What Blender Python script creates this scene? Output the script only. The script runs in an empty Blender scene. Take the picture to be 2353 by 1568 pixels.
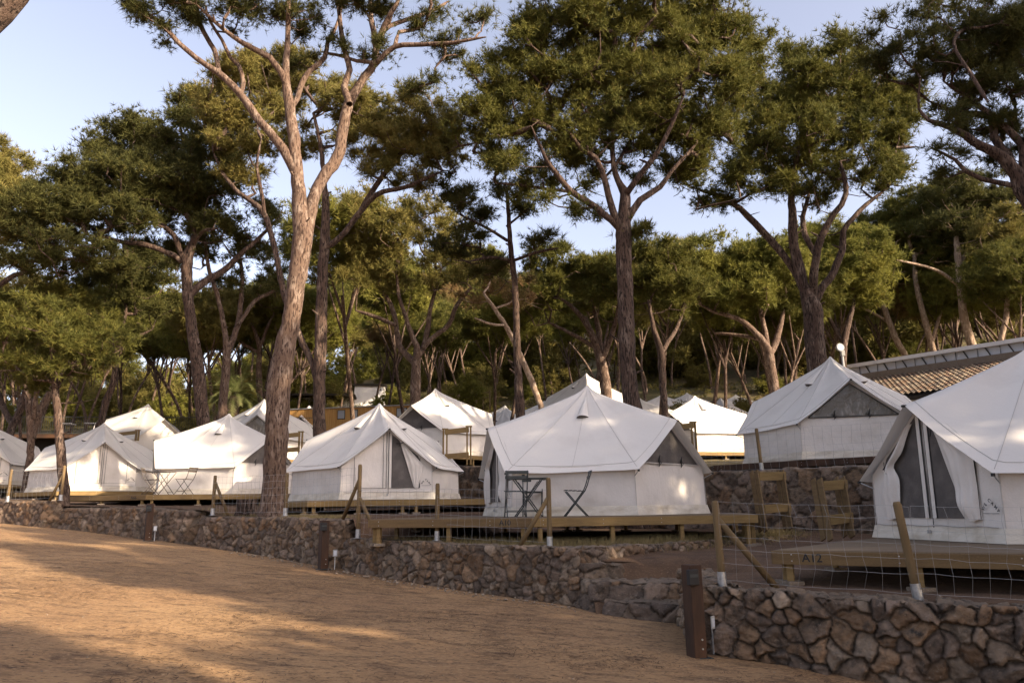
import bpy, bmesh, math, random
import numpy as np
from mathutils import Vector, Matrix
R = math.radians
sc = bpy.context.scene
COL = sc.collection
rng = np.random.default_rng(7)
random.seed(7)

# ------------------------------------------------------------------ camera, sky, sun, exposure
F, PH, RO = 1705.0, R(12.70), R(-0.78)
cph, sph, cro, sro = math.cos(PH), math.sin(PH), math.cos(RO), math.sin(RO)
cam = bpy.data.cameras.new('camera'); camo = bpy.data.objects.new('camera', cam); COL.objects.link(camo)
cam.sensor_width = 36; cam.lens = F / 2352 * 36; cam.clip_start = 0.05; cam.clip_end = 2000
r0 = Vector((1, 0, 0)); u0 = Vector((0, -sph, cph)); f0 = Vector((0, cph, sph))
rr = cro * r0 + sro * u0; uu = cro * u0 - sro * r0
m = Matrix((rr, uu, -f0)).transposed().to_4x4()
camo.matrix_world = m
sc.camera = camo
SUN_AZ, SUN_EL = R(120), R(21)
to_sun = Vector((math.sin(SUN_AZ) * math.cos(SUN_EL), math.cos(SUN_AZ) * math.cos(SUN_EL), math.sin(SUN_EL)))
w = bpy.data.worlds.new('World'); sc.world = w; w.use_nodes = True
nt = w.node_tree
sky = nt.nodes.new('ShaderNodeTexSky'); sky.sky_type = 'NISHITA'; sky.sun_disc = False
sky.sun_elevation = SUN_EL; sky.sun_rotation = SUN_AZ; sky.air_density = .8; sky.dust_density = 3.2; sky.ozone_density = 1.6
bg = nt.nodes['Background']; bg.inputs['Strength'].default_value = 0.145
hs = nt.nodes.new('ShaderNodeHueSaturation'); hs.inputs['Saturation'].default_value = .66
mxs = nt.nodes.new('ShaderNodeMix'); mxs.data_type = 'RGBA'; mxs.blend_type = 'MULTIPLY'; mxs.inputs['Factor'].default_value = 1; mxs.inputs['B'].default_value = (1.07, .975, .955, 1)
nt.links.new(sky.outputs[0], hs.inputs['Color']); nt.links.new(hs.outputs[0], mxs.inputs['A']); nt.links.new(mxs.outputs['Result'], bg.inputs[0])
sl = bpy.data.lights.new('sun', 'SUN'); sl.energy = 4.3; sl.angle = R(0.55); sl.color = (1.0, 0.82, 0.60)
so = bpy.data.objects.new('sun', sl); COL.objects.link(so); so.rotation_euler = to_sun.to_track_quat('Z', 'Y').to_euler()
sc.view_settings.view_transform = 'Standard'; sc.view_settings.look = 'None'; sc.view_settings.gamma = 1
sc.view_settings.exposure = 1.58
sc.cycles.max_bounces = 6; sc.cycles.diffuse_bounces = 3; sc.cycles.glossy_bounces = 2; sc.cycles.transmission_bounces = 4
sc.cycles.use_denoising = True

# ------------------------------------------------------------------ helpers
def at(px, py, Y):
    X, Yd = px - 1176, py - 784
    x = cro * X + sro * Yd; y = -sro * X + cro * Yd
    u = -y / F
    d = np.array([x / F, cph - u * sph, sph + u * cph])
    return d / d[1] * Y
def mpp(Y): return Y * 1.03 / F          # metres per photo unit at depth Y

def tag(o, label=None, cat=None, group=None, kind=None):
    if label: o['label'] = label
    if cat: o['category'] = cat
    if group: o['group'] = group
    if kind: o['kind'] = kind
    return o
def empty(name, loc=(0, 0, 0), rz=0, label=None, cat=None, group=None):
    o = bpy.data.objects.new(name, None); COL.objects.link(o)
    o.location = loc; o.rotation_euler = (0, 0, rz); o.empty_display_size = .2
    return tag(o, label, cat, group)

class MB:
    """collects vertices and faces; build() links them as one mesh object"""
    def __init__(s): s.v = []; s.f = []; s.c = []
    def add(s, vs, fs, col=None):
        n = len(s.v); s.v += [tuple(map(float, p)) for p in vs]; s.f += [tuple(i + n for i in f) for f in fs]
        if col is not None: s.c += [col] * len(vs)
    def box(s, c, size, rz=0, ax=None, col=None):
        hx, hy, hz = size[0] / 2, size[1] / 2, size[2] / 2
        if ax is None:
            ax = (Vector((math.cos(rz), math.sin(rz), 0)), Vector((-math.sin(rz), math.cos(rz), 0)), Vector((0, 0, 1)))
        c = Vector(c); vs = []
        for dz in (-1, 1):
            for dx, dy in ((-1, -1), (1, -1), (1, 1), (-1, 1)):
                vs.append(c + ax[0] * dx * hx + ax[1] * dy * hy + ax[2] * dz * hz)
        s.add(vs, [(3, 2, 1, 0), (4, 5, 6, 7), (0, 1, 5, 4), (1, 2, 6, 5), (2, 3, 7, 6), (3, 0, 4, 7)], col)
    def bar(s, a, b, wd, th, up=(0, 0, 1), col=None):
        a, b = Vector(a), Vector(b); z = (b - a); L = z.length; z.normalize()
        x = Vector(up).cross(z)
        if x.length < 1e-4: x = Vector((1, 0, 0)).cross(z)
        x.normalize(); y = z.cross(x)
        s.box((a + b) / 2, (wd, th, L), ax=(x, y, z), col=col)
    def tube(s, pts, rad, n=6, cap=True, col=None):
        v, f = tube_arr(np.array([tuple(p) for p in pts], float), rad, n, cap)
        s.add(v.tolist(), f, col)
    def build(s, name, mat, parent=None, smooth=False, bev=0):
        me = bpy.data.meshes.new(name); me.from_pydata(s.v, [], s.f); me.update()
        if s.c and len(s.c) == len(s.v):
            a = me.color_attributes.new('Col', 'FLOAT_COLOR', 'POINT')
            arr = np.ones((len(s.v), 4), np.float32); arr[:, :3] = np.array(s.c); a.data.foreach_set('color', arr.ravel())
        if bev:
            b = bmesh.new(); b.from_mesh(me); bmesh.ops.bevel(b, geom=b.edges[:] , offset=bev, segments=1, affect='EDGES'); b.to_mesh(me); b.free()
        if smooth: me.polygons.foreach_set('use_smooth', [True] * len(me.polygons))
        me.materials.append(mat)
        o = bpy.data.objects.new(name, me); COL.objects.link(o)
        if parent is not None: o.parent = parent
        return o

def tube_arr(P, rad, n=6, cap=True, wob=0.0, seed=0, ends=None):
    P = np.asarray(P, float); k = len(P)
    r = np.full(k, rad, float) if np.isscalar(rad) else np.asarray(rad, float)
    T = np.gradient(P, axis=0); T /= np.linalg.norm(T, axis=1)[:, None] + 1e-9
    ref = np.array([0, 1, 0.]) if abs(T[0][1]) < .9 else np.array([1, 0, 0.])
    N = np.zeros_like(P); x = np.cross(T[0], ref); x /= np.linalg.norm(x)
    for i in range(k):
        x = x - T[i] * (x @ T[i]); x /= np.linalg.norm(x) + 1e-9; N[i] = x
    B = np.cross(T, N)
    a = np.linspace(0, 2 * np.pi, n, endpoint=False)
    rr_ = r[:, None] * np.ones(n)[None, :]
    if wob:
        g = np.random.default_rng(seed)
        rr_ = rr_ * (1 + wob * g.normal(size=rr_.shape) * .6 + wob * np.sin(a * 3 + np.arange(k)[:, None] * .35))
    V = P[:, None] + rr_[..., None] * (np.cos(a)[None, :, None] * N[:, None] + np.sin(a)[None, :, None] * B[:, None])
    V = V.reshape(-1, 3); fs = []
    for i in range(k - 1):
        for j in range(n):
            j2 = (j + 1) % n; fs.append((i * n + j, i * n + j2, (i + 1) * n + j2, (i + 1) * n + j))
    if cap:
        fs.append(tuple(range(n - 1, -1, -1))); fs.append(tuple((k - 1) * n + j for j in range(n)))
    return V, fs

def np_mesh(name, V, Fq, mat, parent=None, smooth=False, col=None):
    """V (n,3), Fq (m,k) arrays with k constant"""
    V = np.asarray(V, np.float32); Fq = np.asarray(Fq, np.int32)
    me = bpy.data.meshes.new(name); k = Fq.shape[1]
    me.vertices.add(len(V)); me.vertices.foreach_set('co', V.ravel())
    me.loops.add(Fq.size); me.loops.foreach_set('vertex_index', Fq.ravel())
    me.polygons.add(len(Fq)); me.polygons.foreach_set('loop_start', np.arange(0, Fq.size, k, dtype=np.int32))
    me.polygons.foreach_set('loop_total', np.full(len(Fq), k, np.int32))
    if smooth: me.polygons.foreach_set('use_smooth', np.ones(len(Fq), bool))
    me.update(calc_edges=True)
    if col is not None:
        a = me.color_attributes.new('Col', 'FLOAT_COLOR', 'POINT')
        c4 = np.ones((len(V), 4), np.float32); c4[:, :3] = col; a.data.foreach_set('color', c4.ravel())
    me.materials.append(mat)
    o = bpy.data.objects.new(name, me); COL.objects.link(o)
    if parent is not None: o.parent = parent
    return o
def grid_faces(nu, nv):
    i = np.arange(nu - 1)[:, None] * nv + np.arange(nv - 1)[None, :]
    return np.stack([i, i + nv, i + nv + 1, i + 1], -1).reshape(-1, 4)

def _hash(ix, iy, s):
    h = (ix.astype(np.int64) * 374761393 + iy.astype(np.int64) * 668265263 + s * 974711) & 0xffffffff
    h = ((h ^ (h >> 13)) * 1274126177) & 0xffffffff
    return ((h ^ (h >> 16)) & 0xffff) / 65535.0
def vn(x, y, s=0):
    x = np.asarray(x, float); y = np.asarray(y, float)
    ix, iy = np.floor(x), np.floor(y); fx, fy = x - ix, y - iy
    fx = fx * fx * (3 - 2 * fx); fy = fy * fy * (3 - 2 * fy)
    a, b, c, d = _hash(ix, iy, s), _hash(ix + 1, iy, s), _hash(ix, iy + 1, s), _hash(ix + 1, iy + 1, s)
    return (a * (1 - fx) + b * fx) * (1 - fy) + (c * (1 - fx) + d * fx) * fy - .5
def fbm(x, y, s=0, o=4):
    r = 0; a = 1
    for i in range(o): r = r + a * vn(np.asarray(x) * 2 ** i, np.asarray(y) * 2 ** i, s + i); a *= .5
    return r
def sstep(a, b, x):
    t = np.clip((np.asarray(x, float) - a) / (b - a), 0, 1); return t * t * (3 - 2 * t)

# ------------------------------------------------------------------ materials
def mat(name, base, rough=.9, noise=None, bump=None, trans=0, metal=0, attr=False, spec=.3, extra=None):
    """noise: list of (scale, colour, lo, hi[, stretch]) blended over base; bump: list of (scale, strength, dist)"""
    mt = bpy.data.materials.new(name); mt.use_nodes = True; n = mt.node_tree; N = n.nodes; L = n.links
    bs = N['Principled BSDF']; bs.inputs['Roughness'].default_value = rough; bs.inputs['Metallic'].default_value = metal
    bs.inputs['Specular IOR Level'].default_value = spec
    tc = N.new('ShaderNodeTexCoord'); co = tc.outputs['Object']
    if attr:
        at_ = N.new('ShaderNodeVertexColor'); at_.layer_name = 'Col'; cur = at_.outputs[0]
    else:
        rg = N.new('ShaderNodeRGB'); rg.outputs[0].default_value = (*base, 1); cur = rg.outputs[0]
    for it in (noise or []):
        sc_, c, lo, hi = it[:4]
        tx = N.new('ShaderNodeTexNoise'); tx.inputs['Scale'].default_value = sc_; tx.inputs['Detail'].default_value = 5
        tx.inputs['Roughness'].default_value = .6
        if len(it) > 4:
            mp = N.new('ShaderNodeMapping'); mp.inputs['Scale'].default_value = it[4]; L.new(co, mp.inputs[0]); L.new(mp.outputs[0], tx.inputs[0])
        else: L.new(co, tx.inputs[0])
        mr = N.new('ShaderNodeMapRange'); mr.inputs['From Min'].default_value = lo; mr.inputs['From Max'].default_value = hi
        L.new(tx.outputs[0], mr.inputs[0])
        mx = N.new('ShaderNodeMix'); mx.data_type = 'RGBA'; L.new(mr.outputs[0], mx.inputs['Factor'])
        L.new(cur, mx.inputs['A']); mx.inputs['B'].default_value = (*c, 1); cur = mx.outputs['Result']
    L.new(cur, bs.inputs['Base Color'])
    nrm = None
    for b in (bump or []):
        tx = N.new('ShaderNodeTexNoise'); tx.inputs['Scale'].default_value = b[0]; tx.inputs['Detail'].default_value = 6; tx.inputs['Roughness'].default_value = .65
        if len(b) > 3:
            mp = N.new('ShaderNodeMapping'); mp.inputs['Scale'].default_value = b[3]; L.new(co, mp.inputs[0]); L.new(mp.outputs[0], tx.inputs[0])
        else: L.new(co, tx.inputs[0])
        bm_ = N.new('ShaderNodeBump'); bm_.inputs['Strength'].default_value = b[1]; bm_.inputs['Distance'].default_value = b[2]
        L.new(tx.outputs[0], bm_.inputs['Height'])
        if nrm is not None: L.new(nrm, bm_.inputs['Normal'])
        nrm = bm_.outputs[0]
    if nrm is not None: L.new(nrm, bs.inputs['Normal'])
    if trans:
        tr = N.new('ShaderNodeBsdfTranslucent'); L.new(cur, tr.inputs[0])
        if nrm is not None: L.new(nrm, tr.inputs['Normal'])
        ms = N.new('ShaderNodeMixShader'); ms.inputs[0].default_value = trans
        L.new(bs.outputs[0], ms.inputs[1]); L.new(tr.outputs[0], ms.inputs[2]); L.new(ms.outputs[0], N['Material Output'].inputs[0])
    return mt
M = {}
M['canvas'] = mat('canvas', (.745, .71, .66), .95, [(1.1, (.66, .62, .575), .5, .75), (260, (.62, .59, .55), .45, .8), (16, (.09, .065, .045), .745, .765)], [(300, .12, .002), (3.0, .25, .03)], trans=.13, spec=.1)
M['canvas_wall'] = mat('canvas_wall', (.73, .68, .63), .95, [(1.6, (.60, .55, .49), .5, .8), (260, (.6, .57, .53), .45, .8)], [(300, .12, .002), (2.2, .6, .05, (1, 1, .55)), (7, .3, .012)], trans=.10, spec=.1)
M['skirt'] = mat('canvas_skirt', (.62, .57, .49), .9, [(3, (.46, .40, .31), .45, .75)], [(6, .6, .03, (1, 1, 2.0)), (200, .1, .002)], trans=.05, spec=.1)
M['screen'] = mat('window_screen', (.085, .075, .07), .8, [(3, (.13, .115, .105), .45, .7)], [(2.2, .5, .05), (500, .2, .002)])
M['clear_window'] = mat('clear_window', (.10, .085, .065), .18, [(4, (.24, .21, .175), .55, .72, (1, 3, 1)), (14, (.3, .28, .25), .66, .72, (1, 1, 4))], [(3.5, .8, .04)], spec=.6)
M['black'] = mat('black_strap', (.02, .02, .021), .6)
M['seam'] = mat('seam_thread', (.46, .43, .40), .9)
M['steel'] = mat('galvanised_steel', (.45, .46, .47), .42, [(20, (.30, .31, .32), .4, .7)], metal=.75)
M['wire'] = mat('wire', (.30, .29, .28), .5, metal=.3)
M['dmetal'] = mat('painted_steel', (.035, .042, .043), .5, spec=.4)
M['dmetal2'] = mat('brown_painted_steel', (.07, .055, .045), .5, spec=.4)
M['deckwood'] = mat('treated_pine', (.235, .155, .062), .8, [(2.5, (.165, .105, .042), .4, .7, (1, 1, 9)), (40, (.29, .195, .085), .5, .8, (1, 1, 6)), (1.2, (.15, .10, .05), .58, .75)], [(45, .3, .004, (.12, .12, 1))])
M['deckold_shade'] = mat('weathered_shaded_timber', (.155, .10, .045), .85, [(2.2, (.11, .07, .034), .4, .7, (1, 1, 7)), (45, (.21, .145, .075), .5, .8, (1, 1, 7))], [(45, .3, .004, (.12, .12, 1))])  # weathered timber, also the darker copy for timber faces in shade
M['boards'] = mat('deck_boards', (.155, .115, .078), .85, [(3, (.15, .11, .07), .4, .7), (60, (.20, .15, .10), .5, .8)], [(50, .3, .004)])
M['post'] = mat('round_pine_post', (.155, .105, .050), .8, [(4, (.105, .07, .034), .4, .7, (1, 1, .25)), (30, (.12, .085, .04), .56, .72, (1, 1, .2))], [(40, .4, .006, (1, 1, .15))])
M['bollard'] = mat('stained_timber', (.034, .019, .012), .75, [(3, (.085, .04, .02), .4, .7, (1, 1, .3)), (50, (.06, .032, .019), .5, .8, (1, 1, .1))], [(50, .35, .004, (1, 1, .1))])
M['bark'] = mat('pine_bark', (.085, .055, .040), .97, [(1.3, (.065, .040, .030), .4, .7), (6, (.17, .125, .098), .52, .66, (1, 1, .3)), (26, (.020, .013, .010), .50, .58, (1, 1, .2))], [(14, 1.0, .05, (1, 1, .3)), (60, .6, .01, (1, 1, .5))])
M['bark_red'] = mat('pine_bark_reddish', (.12, .078, .055), .97, [(1.5, (.095, .064, .048), .45, .75), (7, (.22, .165, .128), .50, .66, (1, 1, .4)), (28, (.035, .020, .014), .50, .60, (1, 1, .22))], [(16, .9, .03, (1, 1, .5))])
M['bark_pale'] = mat('pine_bark_pale', (.23, .16, .11), .95, [(9, (.36, .28, .21), .46, .64, (1, 1, .5)), (12, (.14, .09, .06), .52, .66, (1, 1, .4))], [(16, .9, .03, (1, 1, .5))])
M['dirt'] = mat('dirt_road', (.365, .222, .108), .97, [(.35, (.29, .168, .082), .42, .66), (2.2, (.135, .078, .042), .50, .70, (1, 2.2, 1)), (26, (.42, .27, .14), .52, .72), (14, (.075, .042, .025), .55, .66, (1, 2.5, 1)), (150, (.38, .27, .17), .62, .70)], [(60, .9, .018), (9, .5, .04), (200, .8, .006)])
M['soil'] = mat('needle_littered_soil', (.12, .070, .040), .97, [(3, (.075, .045, .028), .42, .68), (30, (.19, .125, .075), .54, .74), (60, (.07, .042, .027), .55, .7, (1, 3, 1))], [(40, .8, .02), (9, .5, .05)])
M['hill'] = mat('dry_hillside', (.15, .11, .052), .97, [(.18, (.07, .068, .026), .42, .6), (1.6, (.07, .07, .03), .48, .66), (9, (.22, .155, .08), .55, .75)], [(3, .8, .2), (20, .6, .05)])
M['stone'] = mat('field_stone', (.2, .2, .2), .92, [(9, (.05, .042, .035), .50, .72), (34, (.28, .23, .185), .60, .78)], [(22, 1.0, .035), (90, .7, .008)], attr=True)
M['cement'] = mat('rough_cement', (.19, .155, .12), .95, [(6, (.17, .13, .095), .42, .7), (50, (.36, .30, .24), .55, .75)], [(20, .7, .02)])
M['tile'] = mat('clay_roof_tile', (.3, .2, .1), .85, [(14, (.10, .085, .07), .5, .75)], [(40, .4, .006)], attr=True)
M['white'] = mat('white_render', (.72, .70, .67), .8, [(3, (.6, .58, .55), .5, .75)])
M['whitemetal'] = mat('white_plate', (.30, .30, .29), .5)
M['glass'] = mat('pale_glazing', (.52, .55, .60), .15, spec=.6)
M['paneglass'] = mat('grey_glazing', (.30, .32, .36), .15, spec=.6)
M['cladding'] = mat('larch_cladding', (.44, .25, .085), .8, [(1.4, (.36, .19, .06), .4, .7, (3, 3, .3)), (25, (.50, .31, .13), .5, .8, (1, 1, .05))], [(20, .3, .01, (1, 1, .05))])
M['darkboard'] = mat('dark_board', (.03, .024, .018), .9)
M['iron'] = mat('iron_railing', (.05, .05, .05), .6)
M['pebble'] = mat('pebble', (.30, .235, .17), .9, [(6, (.25, .19, .14), .4, .65)])
M['litter'] = mat('dry_pine_needles', (.075, .040, .022), .9, [(3, (.14, .08, .04), .45, .65)])
M['drygrass'] = mat('dry_grass', (.27, .21, .10), .9, [(5, (.16, .13, .05), .45, .65)], trans=.2)
def leafmat(name, a, b, c, sc1=1.3):
    return mat(name, a, .75, [(sc1, b, .42, .62), (sc1 * 4.5, c, .56, .70)], trans=.30, spec=.15)
M['needle'] = leafmat('pine_needles_green', (.115, .112, .024), (.070, .075, .018), (.20, .155, .042))
M['needle_dark'] = leafmat('pine_needles_dark', (.080, .080, .022), (.052, .056, .018), (.14, .112, .034))
M['needle_olive'] = leafmat('pine_needles_olive', (.185, .158, .044), (.12, .112, .030), (.26, .19, .065))
M['needle_lime'] = leafmat('pine_needles_lime', (.175, .168, .034), (.11, .115, .024), (.24, .20, .05), .5)
M['needle_brown'] = leafmat('pine_needles_rusty', (.20, .125, .055), (.14, .12, .04), (.26, .16, .08), .7)
M['palm'] = leafmat('palm_leaf', (.19, .20, .075), (.13, .16, .05), (.28, .25, .11))

# ------------------------------------------------------------------ ground levels
def road_z(x, y): return -1.315 - .082 * x - .006 * y
RETAIN = [(40., -4., 1.2), (22., 8., 1.0), (14., 13.6, .92), (8.1, 16.7, .84), (5.3, 19.6, .86), (1.0, 21.6, 1.1), (-1.9, 25.0, 1.42), (-8., 29.6, 1.7), (-15., 34.6, 2.0), (-26., 38.5, 2.3), (-60., 46, 3.)]
def lower_z(x, y):
    x = np.asarray(x, float); y = np.asarray(y, float)
    zA = -.88 + .03 * np.clip(y - 9, -8, 10)
    zB = -.64 + .012 * (y - 13)
    zC = -.13 + .02 * (y - 17)
    zD = .10 + .03 * (y - 20) + .02 * np.clip(-x - 8, 0, 30)
    # A|B border: line (1.0,12.2)->(6.5,16.8);  B|C border: (-3.3,15.2)->(0.6,20.8);  C|D: (-7.6,18.6)->(-7,30)
    sAB = ((x - 1.0) * (16.8 - 12.2) - (y - 12.2) * (6.5 - 1.0)) / 7.17
    sBC = ((x + 3.3) * (20.8 - 15.2) - (y - 15.2) * (.6 + 3.3)) / 6.82
    sCD = x + 7.5
    z = zD + (zC - zD) * sstep(-.25, .25, sCD)
    z = z + (zB - z) * sstep(-.3, .15, sBC)
    z = z + (zA - z) * sstep(.0, .3, sAB)
    return z
def upper_z(x, y):
    r = np.hypot(x * .8, y)
    z = np.interp(r, [0, 16, 24, 31, 40, 46, 54, 70, 100, 160, 260, 600], [.4, .5, 1.15, 1.8, 2.5, 3.3, 5.0, 10.5, 20, 36, 50, 80])
    lf = sstep(-8, -60, np.asarray(x, float)) * sstep(38, 60, r)
    return z - lf * (z - 3.6) * .75
def polyd(P, n):
    P = np.array(P, float); d = np.r_[0, np.cumsum(np.hypot(*(P[1:, :2] - P[:-1, :2]).T))]
    t = np.linspace(0, d[-1], n); return np.stack([np.interp(t, d, P[:, k]) for k in range(P.shape[1])], 1)

# road: one sheet to the horizon
def sheet(name, X, Y, Z, mt, kind='structure'):
    nu, nv = X.shape
    o = np_mesh(name, np.stack([X, Y, Z], -1).reshape(-1, 3), grid_faces(nu, nv), mt, smooth=True)
    return tag(o, kind=kind)
ax_ = np.r_[np.linspace(-600, -30, 20), np.linspace(-29, 18, 380), np.linspace(20, 600, 20)]
ay_ = np.r_[np.linspace(-300, -6, 16), np.linspace(-5, 26, 300), np.linspace(28, 700, 24)]
X, Y = np.meshgrid(ax_, ay_, indexing='ij')
Z = -1.315 - .082 * np.clip(X, -26, 26) - .006 * Y + .035 * fbm(X * .5, Y * .5, 3) + .012 * fbm(X * 3, Y * 3, 9)
Z = np.where(Y > 60, -4, Z)
sheet('road', X, Y, Z, M['dirt'])

# ------------------------------------------------------------------ stone walls
def voronoi(U, V, cell, seed):
    cu, cv = cell; gx, gy = U / cu, V / cv; ix, iy = np.floor(gx), np.floor(gy)
    best = np.full(U.shape, 9e9); sec = np.full(U.shape, 9e9)
    b = [np.zeros(U.shape) for _ in range(4)]; s2 = [np.zeros(U.shape) for _ in range(2)]
    for dx in (-2, -1, 0, 1, 2):
        for dy in (-2, -1, 0, 1, 2):
            jx, jy = ix + dx, iy + dy
            keep = _hash(jx, jy, seed + 5) > .44
            sx = (jx + .5 + 1.0 * (_hash(jx, jy, seed) - .5)) * cu; sy = (jy + .5 + 1.0 * (_hash(jx, jy, seed + 1) - .5)) * cv
            d = (U - sx) ** 2 + (V - sy) ** 2; d = np.where(keep, d, 9e9)
            m1 = d < best
            m2 = (~m1) & (d < sec)
            s2[0] = np.where(m1, b[0], np.where(m2, sx, s2[0])); s2[1] = np.where(m1, b[1], np.where(m2, sy, s2[1]))
            sec = np.where(m1, best, np.where(m2, d, sec))
            b[0] = np.where(m1, sx, b[0]); b[1] = np.where(m1, sy, b[1]); b[2] = np.where(m1, jx, b[2]); b[3] = np.where(m1, jy, b[3])
            best = np.where(m1, d, best)
    edge = (sec - best) / (2 * np.sqrt((b[0] - s2[0]) ** 2 + (b[1] - s2[1]) ** 2) + 1e-6)
    return b, edge
STONES = np.array([(.24, .20, .175), (.20, .17, .155), (.29, .245, .205), (.27, .205, .15), (.17, .145, .13), (.32, .28, .24), (.24, .175, .125), (.22, .18, .15)]) * np.array([.78, .67, .555])
def stone_body(path, thick, res, cell, seed, relief=.05, closed_end=True, zb_extra=.25, topc=True):
    """path rows: x, y, z_bottom, z_top ; the outer face is to the right of the walking direction. returns V, F, C"""
    P = np.array(path, float); d = np.r_[0, np.cumsum(np.hypot(*(P[1:, :2] - P[:-1, :2]).T))]; Lg = d[-1]
    nu = max(3, int(Lg / res)); t = np.linspace(0, Lg, nu)
    Q = np.stack([np.interp(t, d, P[:, k]) for k in range(4)], 1)
    T = np.gradient(Q[:, :2], axis=0)
    ker = np.ones(9) / 9
    if nu > 20: T = np.stack([np.convolve(np.pad(T[:, k], 4, 'edge'), ker, 'valid') for k in range(2)], 1)
    T /= np.linalg.norm(T, axis=1)[:, None]; Nn = np.stack([T[:, 1], -T[:, 0]], 1)
    H = (Q[:, 3] - Q[:, 2]).max() + zb_extra; nf = max(4, int(H / res)); ntp = max(3, int(thick / res)); nb = 4
    S, VV, VA = [], [], []
    for k in range(nf): S.append(('f', k / (nf - 1)))
    for k in range(1, ntp): S.append(('t', k / (ntp - 1)))
    for k in range(1, nb): S.append(('b', k / (nb - 1)))
    nv = len(S); Vt = np.zeros((nu, nv, 3)); Nrm = np.zeros((nu, nv, 3)); UU = np.zeros((nu, nv)); WW = np.zeros((nu, nv)); mask = np.ones((nu, nv)); top = np.zeros((nu, nv))
    topn = .03 * fbm(t * 3, t * 0 + seed, seed)
    for j, (kd, q) in enumerate(S):
        zt = Q[:, 3] + topn; zb = Q[:, 2] - zb_extra; h = zt - zb
        if kd == 'f':
            z = zb + q * h; off = np.zeros(nu) + (1 - q) * .06; Nrm[:, j, :2] = Nn; w_ = q * h
            kk = np.clip((h * (1 - q)) / .05, 0, 1); off = off - .03 * (1 - kk) ** 2
            Nrm[:, j, 2] = .5 * (1 - kk)
        elif kd == 't':
            z = zt + .004; off = -q * thick - .0; Nrm[:, j, 2] = 1; w_ = h + q * thick; top[:, j] = 1
        else:
            z = zt - q * h; off = -thick * np.ones(nu); Nrm[:, j, :2] = -Nn; w_ = h + thick + q * h; mask[:, j] = 0
        Vt[:, j, :2] = Q[:, :2] + Nn * np.reshape(off, (-1, 1)) if np.ndim(off) else Q[:, :2] + Nn * off
        Vt[:, j, 2] = z; UU[:, j] = t; WW[:, j] = w_
    Nrm /= np.linalg.norm(Nrm, axis=2)[..., None]
    wu = UU + .085 * fbm(UU * 4, WW * 4, seed + 3, 3) + .02 * fbm(UU * 22, WW * 22, seed + 6, 2); wv = WW + .075 * fbm(UU * 4 + 40, WW * 4, seed + 4, 3) + .02 * fbm(UU * 22 + 9, WW * 22, seed + 7, 2)
    b, e = voronoi(wu, wv, cell, seed)
    rnd = _hash(b[2], b[3], seed + 11); r2 = _hash(b[2], b[3], seed + 12); r3 = _hash(b[2], b[3], seed + 13)
    hgt = sstep(0.0, .024, e) * (.6 + .5 * rnd) + .18 * sstep(.03, .1, e)
    tilt = ((wu - b[0]) * (r2 - .5) + (wv - b[1]) * (r3 - .5)) * 13 * relief
    facet = np.abs(vn(wu * 9 + rnd * 50, wv * 9, seed + 21)) * 2.0 + np.abs(vn(wu * 21 + rnd * 50, wv * 21, seed + 22)) * .8
    dsp = (relief * (hgt - .6 + .35 * facet) + tilt * sstep(0, .04, e) + .022 * fbm(UU * 18, WW * 18, seed + 8, 4)) * mask
    dsp = np.where(top > 0, dsp * .45, dsp)
    Vt = Vt + Nrm * dsp[..., None]
    ci = np.floor(r2 * len(STONES)).astype(int) % len(STONES)
    C = STONES[ci] * (.72 + .55 * rnd)[..., None] * (1 + .5 * fbm(UU * 12, WW * 12, seed + 9, 3))[..., None]
    mort = np.array([.062, .046, .034])
    if topc:
        cm = np.array([.17, .13, .095]) * (1 + .6 * fbm(UU * 6, WW * 6, seed + 2, 4))[..., None]
        k = (top * .75)[..., None]; C = C * (1 - k) + cm * k
        mk = sstep(-.006, .004 + .020 * np.clip(.5 + 1.5 * fbm(UU * 3, WW * 3, seed + 33), 0, 1), e)[..., None]; C = np.where(top[..., None] > 0, C, mort * (1 - mk) + C * mk)
    else:
        mk = sstep(.0, .02, e)[..., None]; C = mort * (1 - mk) + C * mk
    V = Vt.reshape(-1, 3); Fq = grid_faces(nu, nv); Fl = [Fq]
    C = np.clip(C.reshape(-1, 3), .02, .7)
    # end caps: fold profile from front column to back column
    caps = []
    for i in (0, nu - 1):
        cols = np.arange(nv) + i * nv
        a, bq = cols[:nf], cols[-nb:]
        idx = np.round(np.linspace(0, nf - 1, nf)).astype(int)
        back_z = V[bq][:, 2]; base = len(V)
        m_ = 6; newv = []; newc = []
        for k in range(nf):
            p0 = V[a[k]]; p1 = p0.copy(); p1[:2] = Vt[i, -1, :2]
            for q in range(m_):
                s_ = q / (m_ - 1); p = p0 * (1 - s_) + p1 * s_
                sg = -1 if i == 0 else 1
                p[:2] += T[i] * sg * (.035 * math.sin(k * .9 + q * 1.7) * math.sin(s_ * math.pi)); newv.append(p); newc.append(C[a[k]] * (.8 + .4 * ((k // 4 + q // 2) % 3) / 2))
        V = np.vstack([V, newv]); C = np.vstack([C, newc]); g = grid_faces(nf, m_) + base
        Fl.append(g if i == 0 else g[:, ::-1])
    return V, np.vstack(Fl), C
def stone_wall(name, path, label, thick=.38, res=.025, cell=(.17, .13), seed=1, relief=.05, **kw):
    V, Fq, C = stone_body(path, thick, res, cell, seed, relief, **kw)
    o = np_mesh(name, V, Fq, M['stone'], smooth=True, col=C); return tag(o, label, 'stone wall')
def wp(px, py, Yd, zt): p = at(px, py, Yd); return (p[0], p[1], road_z(p[0], p[1]), zt)

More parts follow.
